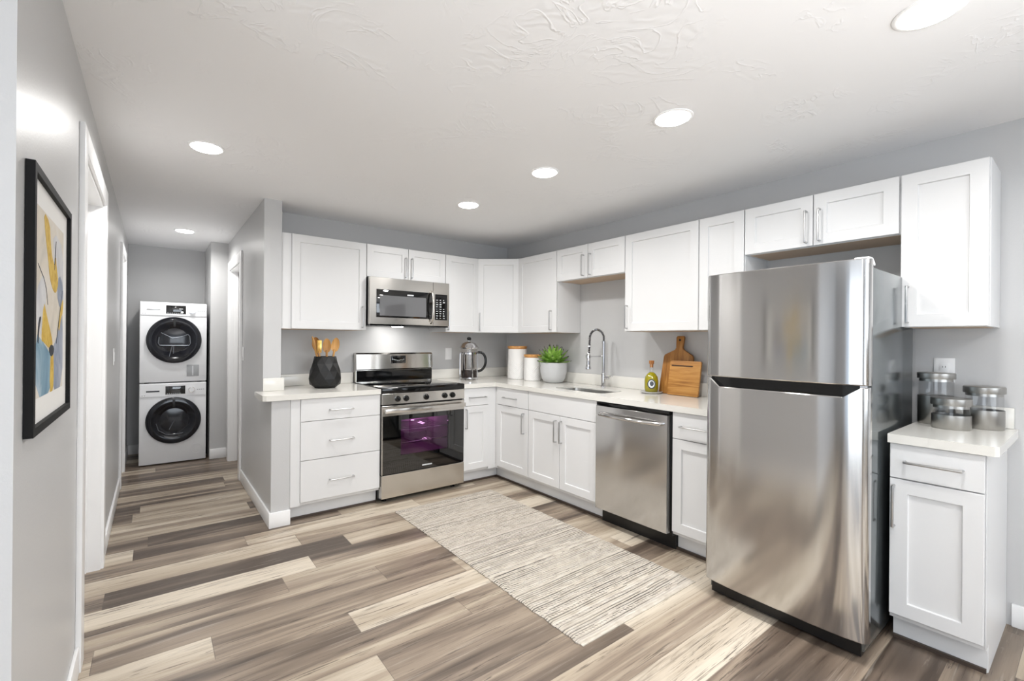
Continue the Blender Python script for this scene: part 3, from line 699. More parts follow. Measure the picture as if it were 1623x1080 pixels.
for xk in (-1.638, -1.563, -1.38, -1.201, -1.123):
    xk += 0.004
    c = Vector((xk, -yf, 0.826)); km = MB()
    km.tube([c, c+Vector((0, -0.006, 0)), c+Vector((0, -0.007, 0)), c+Vector((0, -0.024, 0)), c+Vector((0, -0.027, 0))], [0.024, 0.024, 0.0195, 0.0175, 0.015], 24)
    km.box(xk-0.004, xk+0.004, -yf-0.032, -yf-0.024, 0.809, 0.843, bev=0.001)
    kb = km.build('knob', 'blackgloss', cp)
# oven door: steel top band with bar handle, glass with window
dr = FG.front(rx0, rx1, 0.694, 0.774, 0.62, yf).build('oven_door', 'steelrange', t)
hb = MB(); hz = 0.738
FG.box(hb, rx0+0.012, rx1-0.012, hz-0.017, hz+0.017, yf+0.028, yf+0.044, bev=0.005)
for xx in (rx0+0.03, rx1-0.03): FG.box(hb, xx-0.011, xx+0.011, hz-0.012, hz+0.012, yf-0.002, yf+0.03)
hb.build('door_handle', 'steelrange', dr)
gm = MB(); wx0, wx1, wz0, wz1 = -1.60, -1.155, 0.37, 0.655
for a, b, c, d in ((rx0+0.006, wx0, 0.232, 0.694), (wx1, rx1-0.002, 0.232, 0.694), (wx0, wx1, 0.232, wz0), (wx0, wx1, wz1, 0.694)): FG.box(gm, a, b, c, d, 0.625, yf-0.004)
gm.build('door_glass_frame', 'blackglass', dr)
FG.box(MB(), wx0, wx1, wz0, wz1, 0.642, yf-0.0045).build('oven_window', 'ovenglass', dr)
em = MB()
FG.box(em, rx0, rx0+0.006, 0.232, 0.694, 0.62, yf); em.build('door_edge', 'steelrange', dr)
bd = MB()
for k in range(10): FG.box(bd, -1.405+k*0.0094, -1.405+k*0.0094+0.0072, 0.256, 0.266, yf-0.0042, yf-0.0032)
bd.build('badge', 'icon', dr)
FG.front(rx0, rx1, 0.045, 0.226, 0.60, yf).build('storage_drawer', 'steelrange', t)
# backguard
bgm = MB(); bgm.prism([(-0.075, 0.917), (-0.075, 1.022), (-0.088, 1.032), (-0.080, 1.165), (-0.066, 1.178), (-0.012, 1.178), (-0.012, 0.917)], lambda a, b, d: Vector((d, a, b)), rx0, rx1-0.004, bev=0.002)
bgd = bgm.build('backguard', 'steelrange', t)
boxobj('backguard_glass', 'blackgloss', (rx0+0.004, rx1-0.008, -0.081, -0.0745, 0.920, 1.020), bgd)
FG.box(MB(), -1.437, -1.288, 1.080, 1.152, 0.082, 0.089, bev=0.001).build('clock_display', 'blackglass', bgd)
dm_ = MB(); rnd = random.Random(5)
for k in range(8): a = -1.425+k*0.016; z = 1.098+0.008*abs(k-3.5)/2+rnd.uniform(0, 0.006); FG.box(dm_, a, a+0.009, z, z+0.004, 0.0891, 0.0896)
dm_.build('display_marking', 'icon', bgd)
lp = bpy.data.lights.new('oven_fill', 'POINT'); lp.energy = 0.8; lp.color = (1, 0.72, 0.95); lp.shadow_soft_size = 0.03  # added pink fill that makes the oven interior visible
lpo = bpy.data.objects.new('oven_fill', lp); COL.objects.link(lpo); lpo.location = (-1.25, -0.30, 0.60)

# ------------------------------------------------------------------ dishwasher
t = thing('dishwasher', (-0.33, -2.12, 0), 'stainless built-in dishwasher with a bowed bar handle', 'dishwasher')
dy0, dy1 = -2.404, -1.832
boxobj('tub_housing', 'black', (-0.60, -0.03, dy0, dy1, 0.09, 0.868), t)
boxobj('toe_grille', 'black', (-0.565, -0.03, dy0-0.002, dy1, 0.0, 0.092), t)
dd = FR.front(dy0+0.01, dy1-0.004, 0.113, 0.842, 0.602, 0.652).build('door', 'steel', t)
FR.box(MB(), dy0+0.004, dy1-0.002, 0.846, 0.866, 0.60, 0.638, bev=0.002).build('control_strip', 'blackgloss', t)
hp = []
for k in range(13):
    s_ = k/12; hp.append(FR.P(dy0+0.05+(dy1-dy0-0.1)*s_, 0.785, 0.652+0.018+0.028*(1-(2*s_-1)**2)))
hp = [FR.P(dy0+0.05, 0.785, 0.652)]+hp+[FR.P(dy1-0.05, 0.785, 0.652)]
MB().tube(hp, 0.0125, 12).build('door_handle', 'steel', dd)

# ------------------------------------------------------------------ refrigerator
t = thing('refrigerator', (-0.5, -3.1, 0), 'tall stainless top-freezer refrigerator standing right of the dishwasher', 'refrigerator')
fl, fr = -2.7655, -3.430; ffx = -0.924
def xfront(y, bow=0.020):
    s_ = (y-fr)/(fl-fr); x = ffx+0.004*(2*s_-1)**2+bow*abs(2*s_-1)**5
    e = min(y-fr, fl-y)
    if e < 0.022: x += 0.022-math.sqrt(max(0, 0.022**2-(0.022-e)**2))
    return x
def fridge_door(z0, ztop, name, back):
    ys = sorted(set([fr+0.022*(1-math.cos(PI/2*k/10)) for k in range(11)]+[fl-0.022*(1-math.cos(PI/2*k/10)) for k in range(11)]+[fr+(fl-fr)*k/48 for k in range(1, 48)]+[-3.402, -3.345, -2.841, -2.793]))
    mb = MB(); bm = mb.bm; R = []
    for y in ys:
        zt = ztop(y); xf = xfront(y)
        R.append([bm.verts.new((xf+0.003, y, z0)), bm.verts.new((xf, y, z0+0.004)), bm.verts.new((xf, y, zt-0.004)), bm.verts.new((xf+0.004, y, zt)), bm.verts.new((back, y, zt)), bm.verts.new((back, y, z0))])
    for A, B in zip(R, R[1:]):
        for i in range(6): bm.faces.new((A[i], A[(i+1) % 6], B[(i+1) % 6], B[i]))
    bm.faces.new(R[0]); bm.faces.new(R[-1][::-1])
    return mb.build(name, 'steel', t, smooth=28)
fz = fridge_door(1.126, lambda y: 1.640, 'freezer_door', -0.862)
def zlow(y):
    if y > -2.793 or y < -3.402: return 1.118
    if y > -2.841: return 1.118-0.042*(-2.793-y)/0.048
    if y < -3.345: return 1.118-0.042*(y+3.402)/0.057
    return 1.076
fd = fridge_door(0.088, zlow, 'refrigerator_door', -0.862)
boxobj('handle_pocket', 'blackgloss', (-0.888, -0.850, -3.404, -2.79, 1.070, 1.1255), t)
boxobj('cabinet_shell', 'sideglass', (-0.852, -0.10, -3.4085, -2.775, 0.03, 1.618), t, 0.004)
boxobj('door_gasket', 'black', (-0.8635, -0.850, -3.412, -2.785, 0.09, 1.615), t)
boxobj('base_grille', 'black', (-0.86, -0.10, -3.40, -2.785, 0.012, 0.086), t)
MB().prism([(0, 0), (0.09, 0), (0.09, 0.012), (0.06, 0.03), (0.012, 0.03), (0, 0.018)], lambda a, b, d: Vector((-0.90+a, d, 1.618+b)), -3.425, -3.375, bev=0.003).build('hinge_cover', 'plate', t)
hm = MB(); hm.box(-0.90, -0.845, -3.424, -3.40, 1.118, 1.1265); hm.build('door_hinge', 'chrome', t)
for yy in (-3.36, -2.83): MB().lathe([(0, 0), (0.02, 0), (0.022, 0.01), (0.022, 0.03), (0, 0.03)], -0.82, yy, 16).build('foot', 'black', t)

# ------------------------------------------------------------------ laundry stack
def laundry(name, label, z0, z1, cz, dryer):
    x0, x1, yf_, yb = -3.325, -2.752, 1.706, 2.33
    t = thing(name, ((x0+x1)/2, (yf_+yb)/2, z0), label, name)
    F = Face((x0, yf_, 0), (1, 0, 0), (0, -1, 0)); W = x1-x0
    zf = z0+0.012
    boxobj('cabinet_shell', 'appl', (x0, x1, yf_, yb, zf, z1), t, 0.006)
    for xx in (x0+0.06, x1-0.06):
        for yy in (yf_+0.06, yb-0.06): MB().lathe([(0, z0), (0.022, z0), (0.022, zf+0.002), (0, zf+0.002)], xx, yy, 12).build('foot', 'black', t)
    pn = F.front(0.004, W-0.004, z1-0.135, z1-0.006, 0.0, 0.007).build('control_panel', 'appl', t)
    F.box(MB(), 0.215, 0.385, z1-0.115, z1-0.03, 0.007, 0.010, bev=0.001).build('display', 'blackglass', pn)
    im = MB()
    if dryer: F.box(im, 0.325, 0.360, z1-0.066, z1-0.061, 0.0101, 0.0105); F.disc(im, 0.352, z1-0.098, 0.0101, 0.0105, 0.012, 14)
    for k in range(7): F.box(im, 0.226+k*0.018, 0.236+k*0.018, z1-0.110, z1-0.106, 0.0101, 0.0105)
    im.build('display_marking', 'icon', pn)
    km = MB(); c = F.P(0.44, z1-0.075, 0.007)
    km.tube([c, c-Vector((0, 0.006, 0)), c-Vector((0, 0.007, 0)), c-Vector((0, 0.026, 0))], [0.03, 0.03, 0.0235, 0.022], 24)
    kb = km.build('dial', 'appl', pn)
    MB().lathe([(0.0235, 0), (0.030, 0), (0.030, 0.003), (0.0235, 0.003)], 0, 0, 28, mat4=Matrix.Translation(c-Vector((0, 0.0065, 0))) @ Matrix.Rotation(PI/2, 4, 'X')).build('dial_ring', 'chrome', kb)
    F.box(MB(), 0.055, 0.165, z1-0.085, z1-0.072, 0.007, 0.0085, bev=0.001).build('detergent_grip', 'darkmetal' if not dryer else 'nickel', pn)
    lm = MB()
    for k in range(4): F.box(lm, 0.488+k*0.018, 0.499+k*0.018, z1-0.078, z1-0.074, 0.007, 0.0074)
    for k in range(2): F.box(lm, 0.02+k*0.02, 0.028+k*0.02, z1-0.12+0.0*k, z1-0.116, 0.007, 0.0074)
    lm.build('panel_marking', 'iconink', pn)
    # porthole door
    R = 0.238; cc = F.P(W/2+0.002, cz, 0)
    T4 = Matrix.Translation(cc) @ Matrix.Rotation(PI/2, 4, 'X')
    dm = MB().lathe([(R, 0.0), (R, 0.024), (R-0.003, 0.029), (R-0.010, 0.0315), (R-0.045, 0.033)], 0, 0, 64, mat4=T4).build('porthole_door', 'port', t)
    MB().lathe([(R-0.045, 0.033), (R-0.10, 0.022), (R-0.115, 0.012), (0.06, 0.018), (0, 0.02)], 0, 0, 64, mat4=T4).build('porthole_glass', 'port', dm)
    pm = MB()
    def loop(pts, r): pm.tube([F.P(W/2+0.002+a, cz+b, 0.031) for a, b in pts], r, 6)
    if dryer:
        loop([(-0.13, 0.03), (-0.138, -0.03), (-0.125, -0.055), (0.125, -0.055), (0.138, -0.03), (0.13, 0.04), (0.115, 0.06)], 0.0045)
        loop([(-0.115, 0.075), (-0.02, 0.02), (0.06, 0.035), (0.115, 0.06)], 0.003)
        loop([(-0.02, -0.06), (-0.045, -0.17)], 0.0035); loop([(-0.008, -0.06), (-0.01, -0.14)], 0.0035)
    else:
        loop([(-0.15, -0.02), (-0.13, -0.09), (-0.07, -0.135), (0.0, -0.145), (0.08, -0.135)], 0.004)
        loop([(0.0, 0.0), (-0.04, -0.09)], 0.0035)
    pm.build('inner_rib', 'drum', dm)
    gm = MB(); F.box(gm, -0.011+W/2, 0.011+W/2, cz+R-0.10, cz+R-0.02, 0.030, 0.036, bev=0.003); gm.build('door_grip', 'black', dm)
    if dryer:
        v = MB(); F.box(v, 0.395, 0.505, z0+0.065, z0+0.185, 0.0, 0.003, bev=0.001)
        vo = v.build('filter_grille', mat('gray_grille', rgb(160, 162, 164), 0.5), t)
        F.box(MB(), 0.446, 0.452, z0+0.075, z0+0.175, 0.003, 0.005).build('grille_rib', 'appl', vo)
    else:
        v = MB(); v.lathe([(0.048, 0.0), (0.05, 0.0015), (0.052, 0.0)], 0, 0, 32, mat4=Matrix.Translation(F.P(0.49, z0+0.13, 0)) @ Matrix.Rotation(PI/2, 4, 'X')); v.build('filter_cap', 'appl', t)
    return t
laundry('washer', 'white front-loading washer standing on the hallway floor under the dryer', 0.0, 0.832, 0.448, False)
laundry('dryer', 'white front-loading dryer stacked on top of the washer', 0.8325, 1.664, 1.277, True)
# hoses beside the stack
mb = MB(); mb.tube([(-2.735, 1.9, 0.02), (-2.736, 1.88, 0.5), (-2.734, 1.93, 0.9), (-2.737, 1.9, 1.35), (-2.735, 2.1, 1.5)], 0.010, 8)
tag(mb.build('washer_hose', 'darkmetal'), 'dark supply hose running up between laundry stack and alcove wall', 'hose')

# ------------------------------------------------------------------ wall plates
def switch(label, face, u, z, w_=0.075, h_=0.12, outlet=False, cat='light switch'):
    t = thing('electrical_outlet' if outlet else 'light_switch', face.P(u, z, 0), label, cat)
    face.box(MB(), u-w_/2, u+w_/2, z-h_/2, z+h_/2, 0.0005, 0.006, bev=0.002).build('cover_plate', 'plate', t)
    if outlet:
        m_ = MB(); face.box(m_, u-0.017, u+0.017, z-0.034, z+0.034, 0.006, 0.0085, bev=0.001); face.disc(m_, u, z+0.016, 0.0085, 0.0105, 0.011, 18); face.disc(m_, u, z-0.016, 0.0085, 0.0105, 0.011, 18)
        o = m_.build('receptacle', 'plate', t)
        s_ = MB()
        for dz in (-0.016, 0.016):
            for du in (-0.005, 0.005): face.box(s_, u+du-0.001, u+du+0.001, z+dz-0.004, z+dz+0.004, 0.0104, 0.0108)
        s_.build('slot', 'black', o)
    else:
        face.box(MB(), u-0.016, u+0.016, z-0.033, z+0.033, 0.006, 0.010, bev=0.0015).build('rocker', 'plate', t)
    return t
switch('white rocker switch plate on the back wall left of the french press', FB, -0.765, 1.16)
switch('white light switch on the left hallway wall past the first door', FL, 0.22, 1.158)
switch('white light switch on the hallway side of the cabinet end wall', FH, 0.60, 1.16)
switch('white outlet plate on the right wall above the steel canisters', FR, -3.508, 1.168, outlet=True, cat='outlet')

# ------------------------------------------------------------------ picture
py0, py1, pz0, pz1 = -2.558, -2.00, 1.065, 1.695
t = thing('framed_picture', (XL, (py0+py1)/2, pz0), 'black framed abstract painting in gold, blue and cream on the left wall', 'picture')
fw = 0.020; dp = 0.018
mb = MB()
for a, b, c, d in ((py0, py0+fw, pz0, pz1), (py1-fw, py1, pz0, pz1), (py0+fw, py1-fw, pz0, pz0+fw), (py0+fw, py1-fw, pz1-fw, pz1)): FL.box(mb, a, b, c, d, 0.001, dp)
mb.build('frame', 'frameblk', t)
FL.box(MB(), py0+fw, py1-fw, pz0+fw, pz1-fw, 0.002, 0.008).build('mat_board', 'matboard', t)
ax0, ax1, az0, az1 = py0+0.075, py1-0.085, pz0+0.08, pz1-0.08
art = MB(); FL.box(art, ax0, ax1, az0, az1, 0.008, 0.0086, mi=0)
def shape(pts, mi, lv):
    for _ in range(1):
        pts = [q for p_, r_ in zip(pts, pts[1:]+pts[:1]) for q in ((0.75*p_[0]+0.25*r_[0], 0.75*p_[1]+0.25*r_[1]), (0.25*p_[0]+0.75*r_[0], 0.25*p_[1]+0.75*r_[1]))]
    art.prism([(ax0+(ax1-ax0)*a, az0+(az1-az0)*b) for a, b in pts], lambda a, b, d: FL.P(a, b, d), 0.0086, 0.0086+0.0002*lv, mi=mi)
shape([(0, .55), (.25, .68), (.34, .5), (.2, .3), (0, .42)], 1, 1)
shape([(.55, .95), (1, .9), (1, .55), (.75, .6), (.6, .75)], 1, 1)
shape([(0, 0), (0, .34), (.2, .30), (.42, .24), (.55, .2), (.55, 0)], 3, 1)
shape([(.55, 0), (.55, .25), (.7, .3), (.85, .4), (1, .48), (1, 0)], 4, 1)
shape([(.72, .58), (.8, .72), (1, .66), (1, .5), (.85, .5)], 4, 2)
shape([(.22, 1), (.42, .97), (.46, .86), (.52, .78), (.64, .74), (.66, .82), (.7, .74), (.78, .66), (.68, .58), (.55, .6), (.44, .66), (.38, .76), (.28, .88)], 2, 3)
shape([(.24, .52), (.34, .44), (.5, .34), (.58, .27), (.46, .25), (.26, .29), (.16, .3)], 2, 3)
shape([(.80, .42), (.9, .52), (1, .58), (1, .49), (.9, .44), (.82, .34)], 2, 3)
shape([(.50, .25), (.58, .26), (.62, .12), (.6, 0), (.46, 0)], 2, 3)
shape([(.42, .25), (.5, .28), (.62, .26), (.60, .22), (.5, .2)], 5, 4)
shape([(.05, .30), (.09, .42), (.17, .43), (.10, .37), (.08, .28)], 5, 4)
shape([(.05, .70), (.3, .62), (.38, .5), (.375, .5), (.295, .616), (.05, .696)], 5, 4)
shape([(.66, .9), (.68, .9), (.62, .72), (.6, .72)], 5, 4); shape([(.95, .62), (.96, .62), (.72, .28), (.7, .28)], 5, 4)
art.build('artwork', ['p_cream', 'p_gray', 'p_gold', 'p_blue', 'p_slate', 'p_black'], t, smooth=0)

# ------------------------------------------------------------------ rug
mb = MB(); bm = mb.bm; nx, ny = 60, 120; rx_0, rx_1, ry0, ry1 = -1.735, -0.838, -2.685, -0.835
rr_ = random.Random(2); ej = [rr_.uniform(-0.004, 0.004) for _ in range(ny+1)]; ek = [rr_.uniform(-0.004, 0.004) for _ in range(ny+1)]
top = []; bot = []
for j in range(ny+1):
    y = ry0+(ry1-ry0)*j/ny; A = []; B = []
    for i in range(nx+1):
        s_ = i/nx; x = (rx_0+ej[j])*(1-s_)+(rx_1+ek[j])*s_
        e = min(i, nx-i, j, ny-j); h = 0.005 if e == 0 else 0.0095+0.0012*math.sin(j*2.2)
        if j < 3: h = 0.010 if e else 0.005
        A.append(bm.verts.new((x, y, h))); B.append(bm.verts.new((x, y, 0.0005)))
    top.append(A); bot.append(B)
for j in range(ny):
    for i in range(nx):
        bm.faces.new((top[j][i], top[j][i+1], top[j+1][i+1], top[j+1][i])); bm.faces.new((bot[j][i], bot[j+1][i], bot[j+1][i+1], bot[j][i+1]))
for j in range(ny):
    bm.faces.new((top[j][0], top[j+1][0], bot[j+1][0], bot[j][0])); bm.faces.new((top[j][nx], bot[j][nx], bot[j+1][nx], top[j+1][nx]))
for i in range(nx):
    bm.faces.new((top[0][i], bot[0][i], bot[0][i+1], top[0][i+1])); bm.faces.new((top[ny][i], top[ny][i+1], bot[ny][i+1], bot[ny][i]))
tag(mb.build('kitchen_rug', 'rug', smooth=60), 'cream woven runner rug with dark broken stripes on the plank floor', 'rug')

# ------------------------------------------------------------------ counter objects
CT += 0.0006
# faceted crock and spoons
kx, ky = -2.092, -0.275
mb = MB(); bm = mb.bm; prof = [(0.080, CT, 0), (0.118, CT+0.028, 0.5), (0.128, CT+0.075, 0), (0.116, CT+0.135, 0.5), (0.100, CT+0.195, 0), (0.084, CT+0.25, 0.5)]
N = 10; R = [[bm.verts.new((kx+r*math.cos(2*PI*(i+o)/N), ky+r*math.sin(2*PI*(i+o)/N), z)) for i in range(N)] for r, z, o in prof]
bm.faces.new(R[0][::-1])
for (A, B), (pa, pb) in zip(zip(R, R[1:]), zip(prof, prof[1:])):
    for i in range(N):
        j = (i+1) % N
        if pb[2] > pa[2]: bm.faces.new((A[i], A[j], B[i])); bm.faces.new((A[j], B[j], B[i]))
        else: bm.faces.new((A[i], A[j], B[j])); bm.faces.new((A[i], B[j], B[i]))
inn = [[bm.verts.new((kx+r*math.cos(2*PI*(i+.5)/N), ky+r*math.sin(2*PI*(i+.5)/N), z)) for i in range(N)] for r, z in ((0.078, CT+0.25), (0.088, CT+0.15), (0.07, CT+0.02))]
for A, B in zip([R[-1]]+inn, inn):
    for i in range(N): bm.faces.new((A[i], A[(i+1) % N], B[(i+1) % N], B[i]))
bm.faces.new(inn[-1])
tag(mb.build('utensil_crock', 'crock', smooth=0), 'faceted matte black utensil crock on the counter left of the stove', 'crock')
view = Vector((0.30, 0.95, 0))
side = Vector((0.95, -0.30, 0)).normalized(); nrm = Vector((-0.30, -0.95, 0)).normalized()
def spoon(label, base_s, top_s, dz, depth, bowl_w, bowl_l, m_, tilt=0.0, name='wooden_spoon', slot=False, turn=0.0):
    b = Vector((kx, ky, CT+0.03))+side*base_s+nrm*depth; tp = Vector((kx, ky, CT+dz))+side*top_s+nrm*depth*1.3
    ax = (tp-b).normalized(); L = (tp-b).length
    sd = (side*math.cos(turn)+nrm*math.sin(turn)); sd = (sd-ax*sd.dot(ax)).normalized(); nn = ax.cross(sd)
    if nn.dot(nrm) < 0: nn = -nn
    t = thing(name, b, label, 'cooking spoon', 'wooden utensils in the black crock')
    hl = L-bowl_l
    MB().tube([b, b+ax*hl*0.6, b+ax*(hl+0.02)], [0.0075, 0.0065, 0.009], 10).build('spoon_handle', m_, t)
    mb = MB(); bm = mb.bm; n = 14; mrows = []
    for i in range(n+1):
        s_ = i/n; e_ = s_**0.85; wd = max(0.007 if s_ < 0.5 else 0.004, bowl_w/2*math.sqrt(max(0, 1-(2*e_-1)**2)))
        c = b+ax*(hl+bowl_l*s_); row = []
        for j in range(9):
            v = -1+2*j/8; cup = 0.010*(1-v*v)*math.sin(PI*s_)
            row.append((bm.verts.new(c+sd*wd*v-nn*cup+nn*0.003), bm.verts.new(c+sd*wd*v-nn*cup-nn*0.003)))
        mrows.append(row)
    for A, B in zip(mrows, mrows[1:]):
        for j in range(8):
            bm.faces.new((A[j][0], A[j+1][0], B[j+1][0], B[j][0])); bm.faces.new((A[j][1], B[j][1], B[j+1][1], A[j+1][1]))
        bm.faces.new((A[0][0], B[0][0], B[0][1], A[0][1])); bm.faces.new((A[8][0], A[8][1], B[8][1], B[8][0]))
    bm.faces.new([v for q_ in (mrows[0],) for v in [x_[0] for x_ in q_]+[x_[1] for x_ in q_][::-1]]); bm.faces.new([v for q_ in (mrows[-1],) for v in [x_[0] for x_ in q_][::-1]+[x_[1] for x_ in q_]])
    mb.build('spoon_bowl', m_, t)
spoon('light wooden spoon leaning right in the black crock', 0.024, 0.086, 0.40, 0.006, 0.064, 0.115, 'spoon')
spoon('wooden spoon standing in the middle of the black crock', 0.012, 0.010, 0.395, -0.008, 0.066, 0.115, 'spoon')
spoon('dark wooden spoon leaning left at the back of the black crock', -0.03, -0.078, 0.405, -0.024, 0.064, 0.11, 'woodv')
spoon('wooden spoon seen edge-on at the far left of the black crock', -0.012, -0.100, 0.41, 0.012, 0.044, 0.13, 'spoon', turn=1.25)
t = thing('spatula', (kx-0.04, ky, CT+0.03), 'short gold spatula standing at the left of the black crock', 'spatula', 'wooden utensils in the black crock')
a = Vector((kx, ky, CT+0.03))+side*-0.018+nrm*0.038; b = Vector((kx, ky, CT+0.30))+side*-0.046+nrm*0.046
MB().tube([a, b], 0.005, 8).build('spatula_handle', 'spoon', t)
ax_ = (b-a).normalized(); fm = Face(b, side, nrm)
fm.box(MB(), -0.018, 0.018, -0.02, 0.08, -0.002, 0.002, bev=0.001).build('spatula_blade', 'gold', t)

# french press
px, py = -0.695, -0.275
t = thing('french_press', (px, py, CT), 'glass and steel french press half full of coffee right of the stove', 'coffee press')
MB().lathe([(0, CT+0.013), (0.076, CT+0.013), (0.082, CT+0.019), (0.082, CT+0.312)], px, py, 40).build('beaker', 'pressglass', t)
MB().lathe([(0, CT+0.0205), (0.079, CT+0.0205), (0.079, CT+0.095), (0, CT+0.095)], px, py, 40).build('coffee', 'coffee', t)
mb = MB(); mb.lathe([(0.083, CT+0.255), (0.0865, CT+0.255), (0.0865, CT+0.270), (0.083, CT+0.270)], px, py, 40); mb.lathe([(0.083, CT+0.016), (0.0865, CT+0.016), (0.0865, CT+0.028), (0.083, CT+0.028)], px, py, 40)
for k in range(6):
    a = 2*PI*k/6+0.35; c_ = math.cos(a); s_ = math.sin(a); m4 = Matrix.Translation((px+0.0855*c_, py+0.0855*s_, 0)) @ Matrix.Rotation(a, 4, 'Z')
    mb.box(-0.0025, 0.0025, -0.006, 0.006, CT, CT+0.262, mat4=m4)
mb.build('steel_frame', 'chrome', t)
MB().lathe([(0.075, CT+0.100), (0.077, CT+0.103), (0.077, CT+0.109), (0.004, CT+0.112), (0.004, CT+0.39), (0, CT+0.39)], px, py, 32).build('plunger', 'chrome', t)
lid = MB().lathe([(0.0795, CT+0.306), (0.094, CT+0.308), (0.096, CT+0.318), (0.088, CT+0.326), (0.080, CT+0.342), (0.062, CT+0.362), (0.03, CT+0.374), (0.008, CT+0.377), (0, CT+0.377)], px, py, 40).build('lid', 'chrome', t)
MB().lathe([(0, CT+0.388), (0.014, CT+0.389), (0.0215, CT+0.400), (0.0215, CT+0.410), (0.014, CT+0.421), (0, CT+0.423)], px, py, 24).build('knob', 'blackgloss', lid)
d_ = Vector((0.75, -0.66, 0)).normalized(); c0 = Vector((px, py, 0))
hpts = bez(c0+d_*0.088+Vector((0, 0, CT+0.27)), c0+d_*0.185+Vector((0, 0, CT+0.30)), c0+d_*0.20+Vector((0, 0, CT+0.10)), c0+d_*0.09+Vector((0, 0, CT+0.085)), 16)
MB().tube(hpts, 0.0125, 12).build('handle', 'blackgloss', t)

# herringbone canisters
def canister(label, x, y, r, h, m0):
    t = thing('ceramic_canister', (x, y, CT), label, 'canister', 'white herringbone canisters')
    mb = MB(); bm = mb.bm; seg = 192; nz = 110; zb, zt = CT, CT+h-0.03; R_ = []
    for k in range(nz+1):
        z = zb+(zt-zb)*k/nz; row = []
        f = (z-zb)/(zt-zb)
        for i in range(seg):
            a = 2*PI*i/seg; s_ = (a*4/(2*PI)) % 1.0; tri = abs(2*s_-1); env = max(0, min(1, (0.52+0.22*tri-f)/0.06))*min(1, f/0.03)
            ph = (z/0.021 - tri*r*38); rd = r+0.0035*env*max(0, math.sin(2*PI*ph))
            if k == 0: rd = r-0.004
            row.append(bm.verts.new((x+rd*math.cos(a), y+rd*math.sin(a), z)))
        R_.append(row)
    for A, B in zip(R_, R_[1:]):
        for i in range(seg): bm.faces.new((A[i], A[(i+1) % seg], B[(i+1) % seg], B[i]))
    bm.faces.new(R_[0][::-1]); bm.faces.new(R_[-1])
    mb.build('canister_body', 'ceramic', t, smooth=60)
    MB().lathe([(0, zt+0.0002), (r-0.004, zt+0.0002), (r-0.004, zt+0.008), (r+0.003, zt+0.009), (r+0.004, zt+0.014), (r+0.004, zt+0.026), (r+0.001, zt+0.030), (0, zt+0.030)], x, y, 48).build('lid', 'lidwood', t)
canister('tall white herringbone canister with wooden lid in the counter corner', -0.180, -0.405, 0.096, 0.335, 0)
canister('shorter white herringbone canister with wooden lid beside the succulent', -0.170, -0.632, 0.086, 0.255, 0)

# succulent
sx, sy = -0.165, -0.915
t = thing('potted_succulent', (sx, sy, CT), 'green spiky succulent in a round pale concrete pot on the counter', 'potted plant')
MB().lathe([(0, CT), (0.072, CT), (0.092, CT+0.010), (0.112, CT+0.045), (0.123, CT+0.10), (0.126, CT+0.185), (0.122, CT+0.188), (0.114, CT+0.186), (0.112, CT+0.165), (0, CT+0.165)], sx, sy, 56).build('pot', 'concrete', t)
MB().lathe([(0, CT+0.176), (0.113, CT+0.172)], sx, sy, 32).build('soil', 'soil', t)
rg = random.Random(9)
def leaf(az, el, L, W, z0):
    mb = MB(); bm = mb.bm; n = 9; rows = []
    d0 = Vector((math.cos(az), math.sin(az), 0)); sd = Vector((-math.sin(az), math.cos(az), 0)); p = Vector((sx, sy, z0))+d0*0.012
    e = el-0.25
    for i in range(n+1):
        s_ = i/n; e_ = e+0.5*s_*0.8
        dirv = d0*math.cos(e_)+Vector((0, 0, 1))*math.sin(e_); up = -d0*math.sin(e_)+Vector((0, 0, 1))*math.cos(e_)
        if i: p = p+dirv*(L/n)
        wd = W/2*(0.55+1.1*s_-0.2*s_*s_) if s_ < 0.5 else W/2*1.05*max(0.02, (1-((s_-0.5)/0.5)**1.25))
        th = 0.011*(1-s_)+0.0015
        rows.append([bm.verts.new(p+sd*wd+up*0.010*(wd/(W/2))), bm.verts.new(p+up*th*0.25), bm.verts.new(p-sd*wd+up*0.010*(wd/(W/2))), bm.verts.new(p-up*th)])
    for i, (A, B) in enumerate(zip(rows, rows[1:])):
        for j in range(4): f = bm.faces.new((A[j], A[(j+1) % 4], B[(j+1) % 4], B[j])); f.material_index = 1 if i >= n-1 else 0
    bm.faces.new(rows[0]); bm.faces.new(rows[-1][::-1])
    o = mb.build('leaf', ['leaf', 'leaftip'], t, smooth=70)
zz = CT+0.178
for (nl, el, L, W, dz, ph) in ((9, 0.24, 0.158, 0.064, 0.0, 0), (9, 0.55, 0.170, 0.060, 0.004, 0.3), (8, 0.86, 0.178, 0.054, 0.010, 0.1), (7, 1.12, 0.175, 0.044, 0.014, 0.4), (5, 1.36, 0.168, 0.034, 0.018, 0.2)):
    for k in range(nl): leaf(ph+2*PI*k/nl+rg.uniform(-0.1, 0.1), el+rg.uniform(-0.07, 0.07), L*rg.uniform(0.92, 1.08), W, zz+dz)

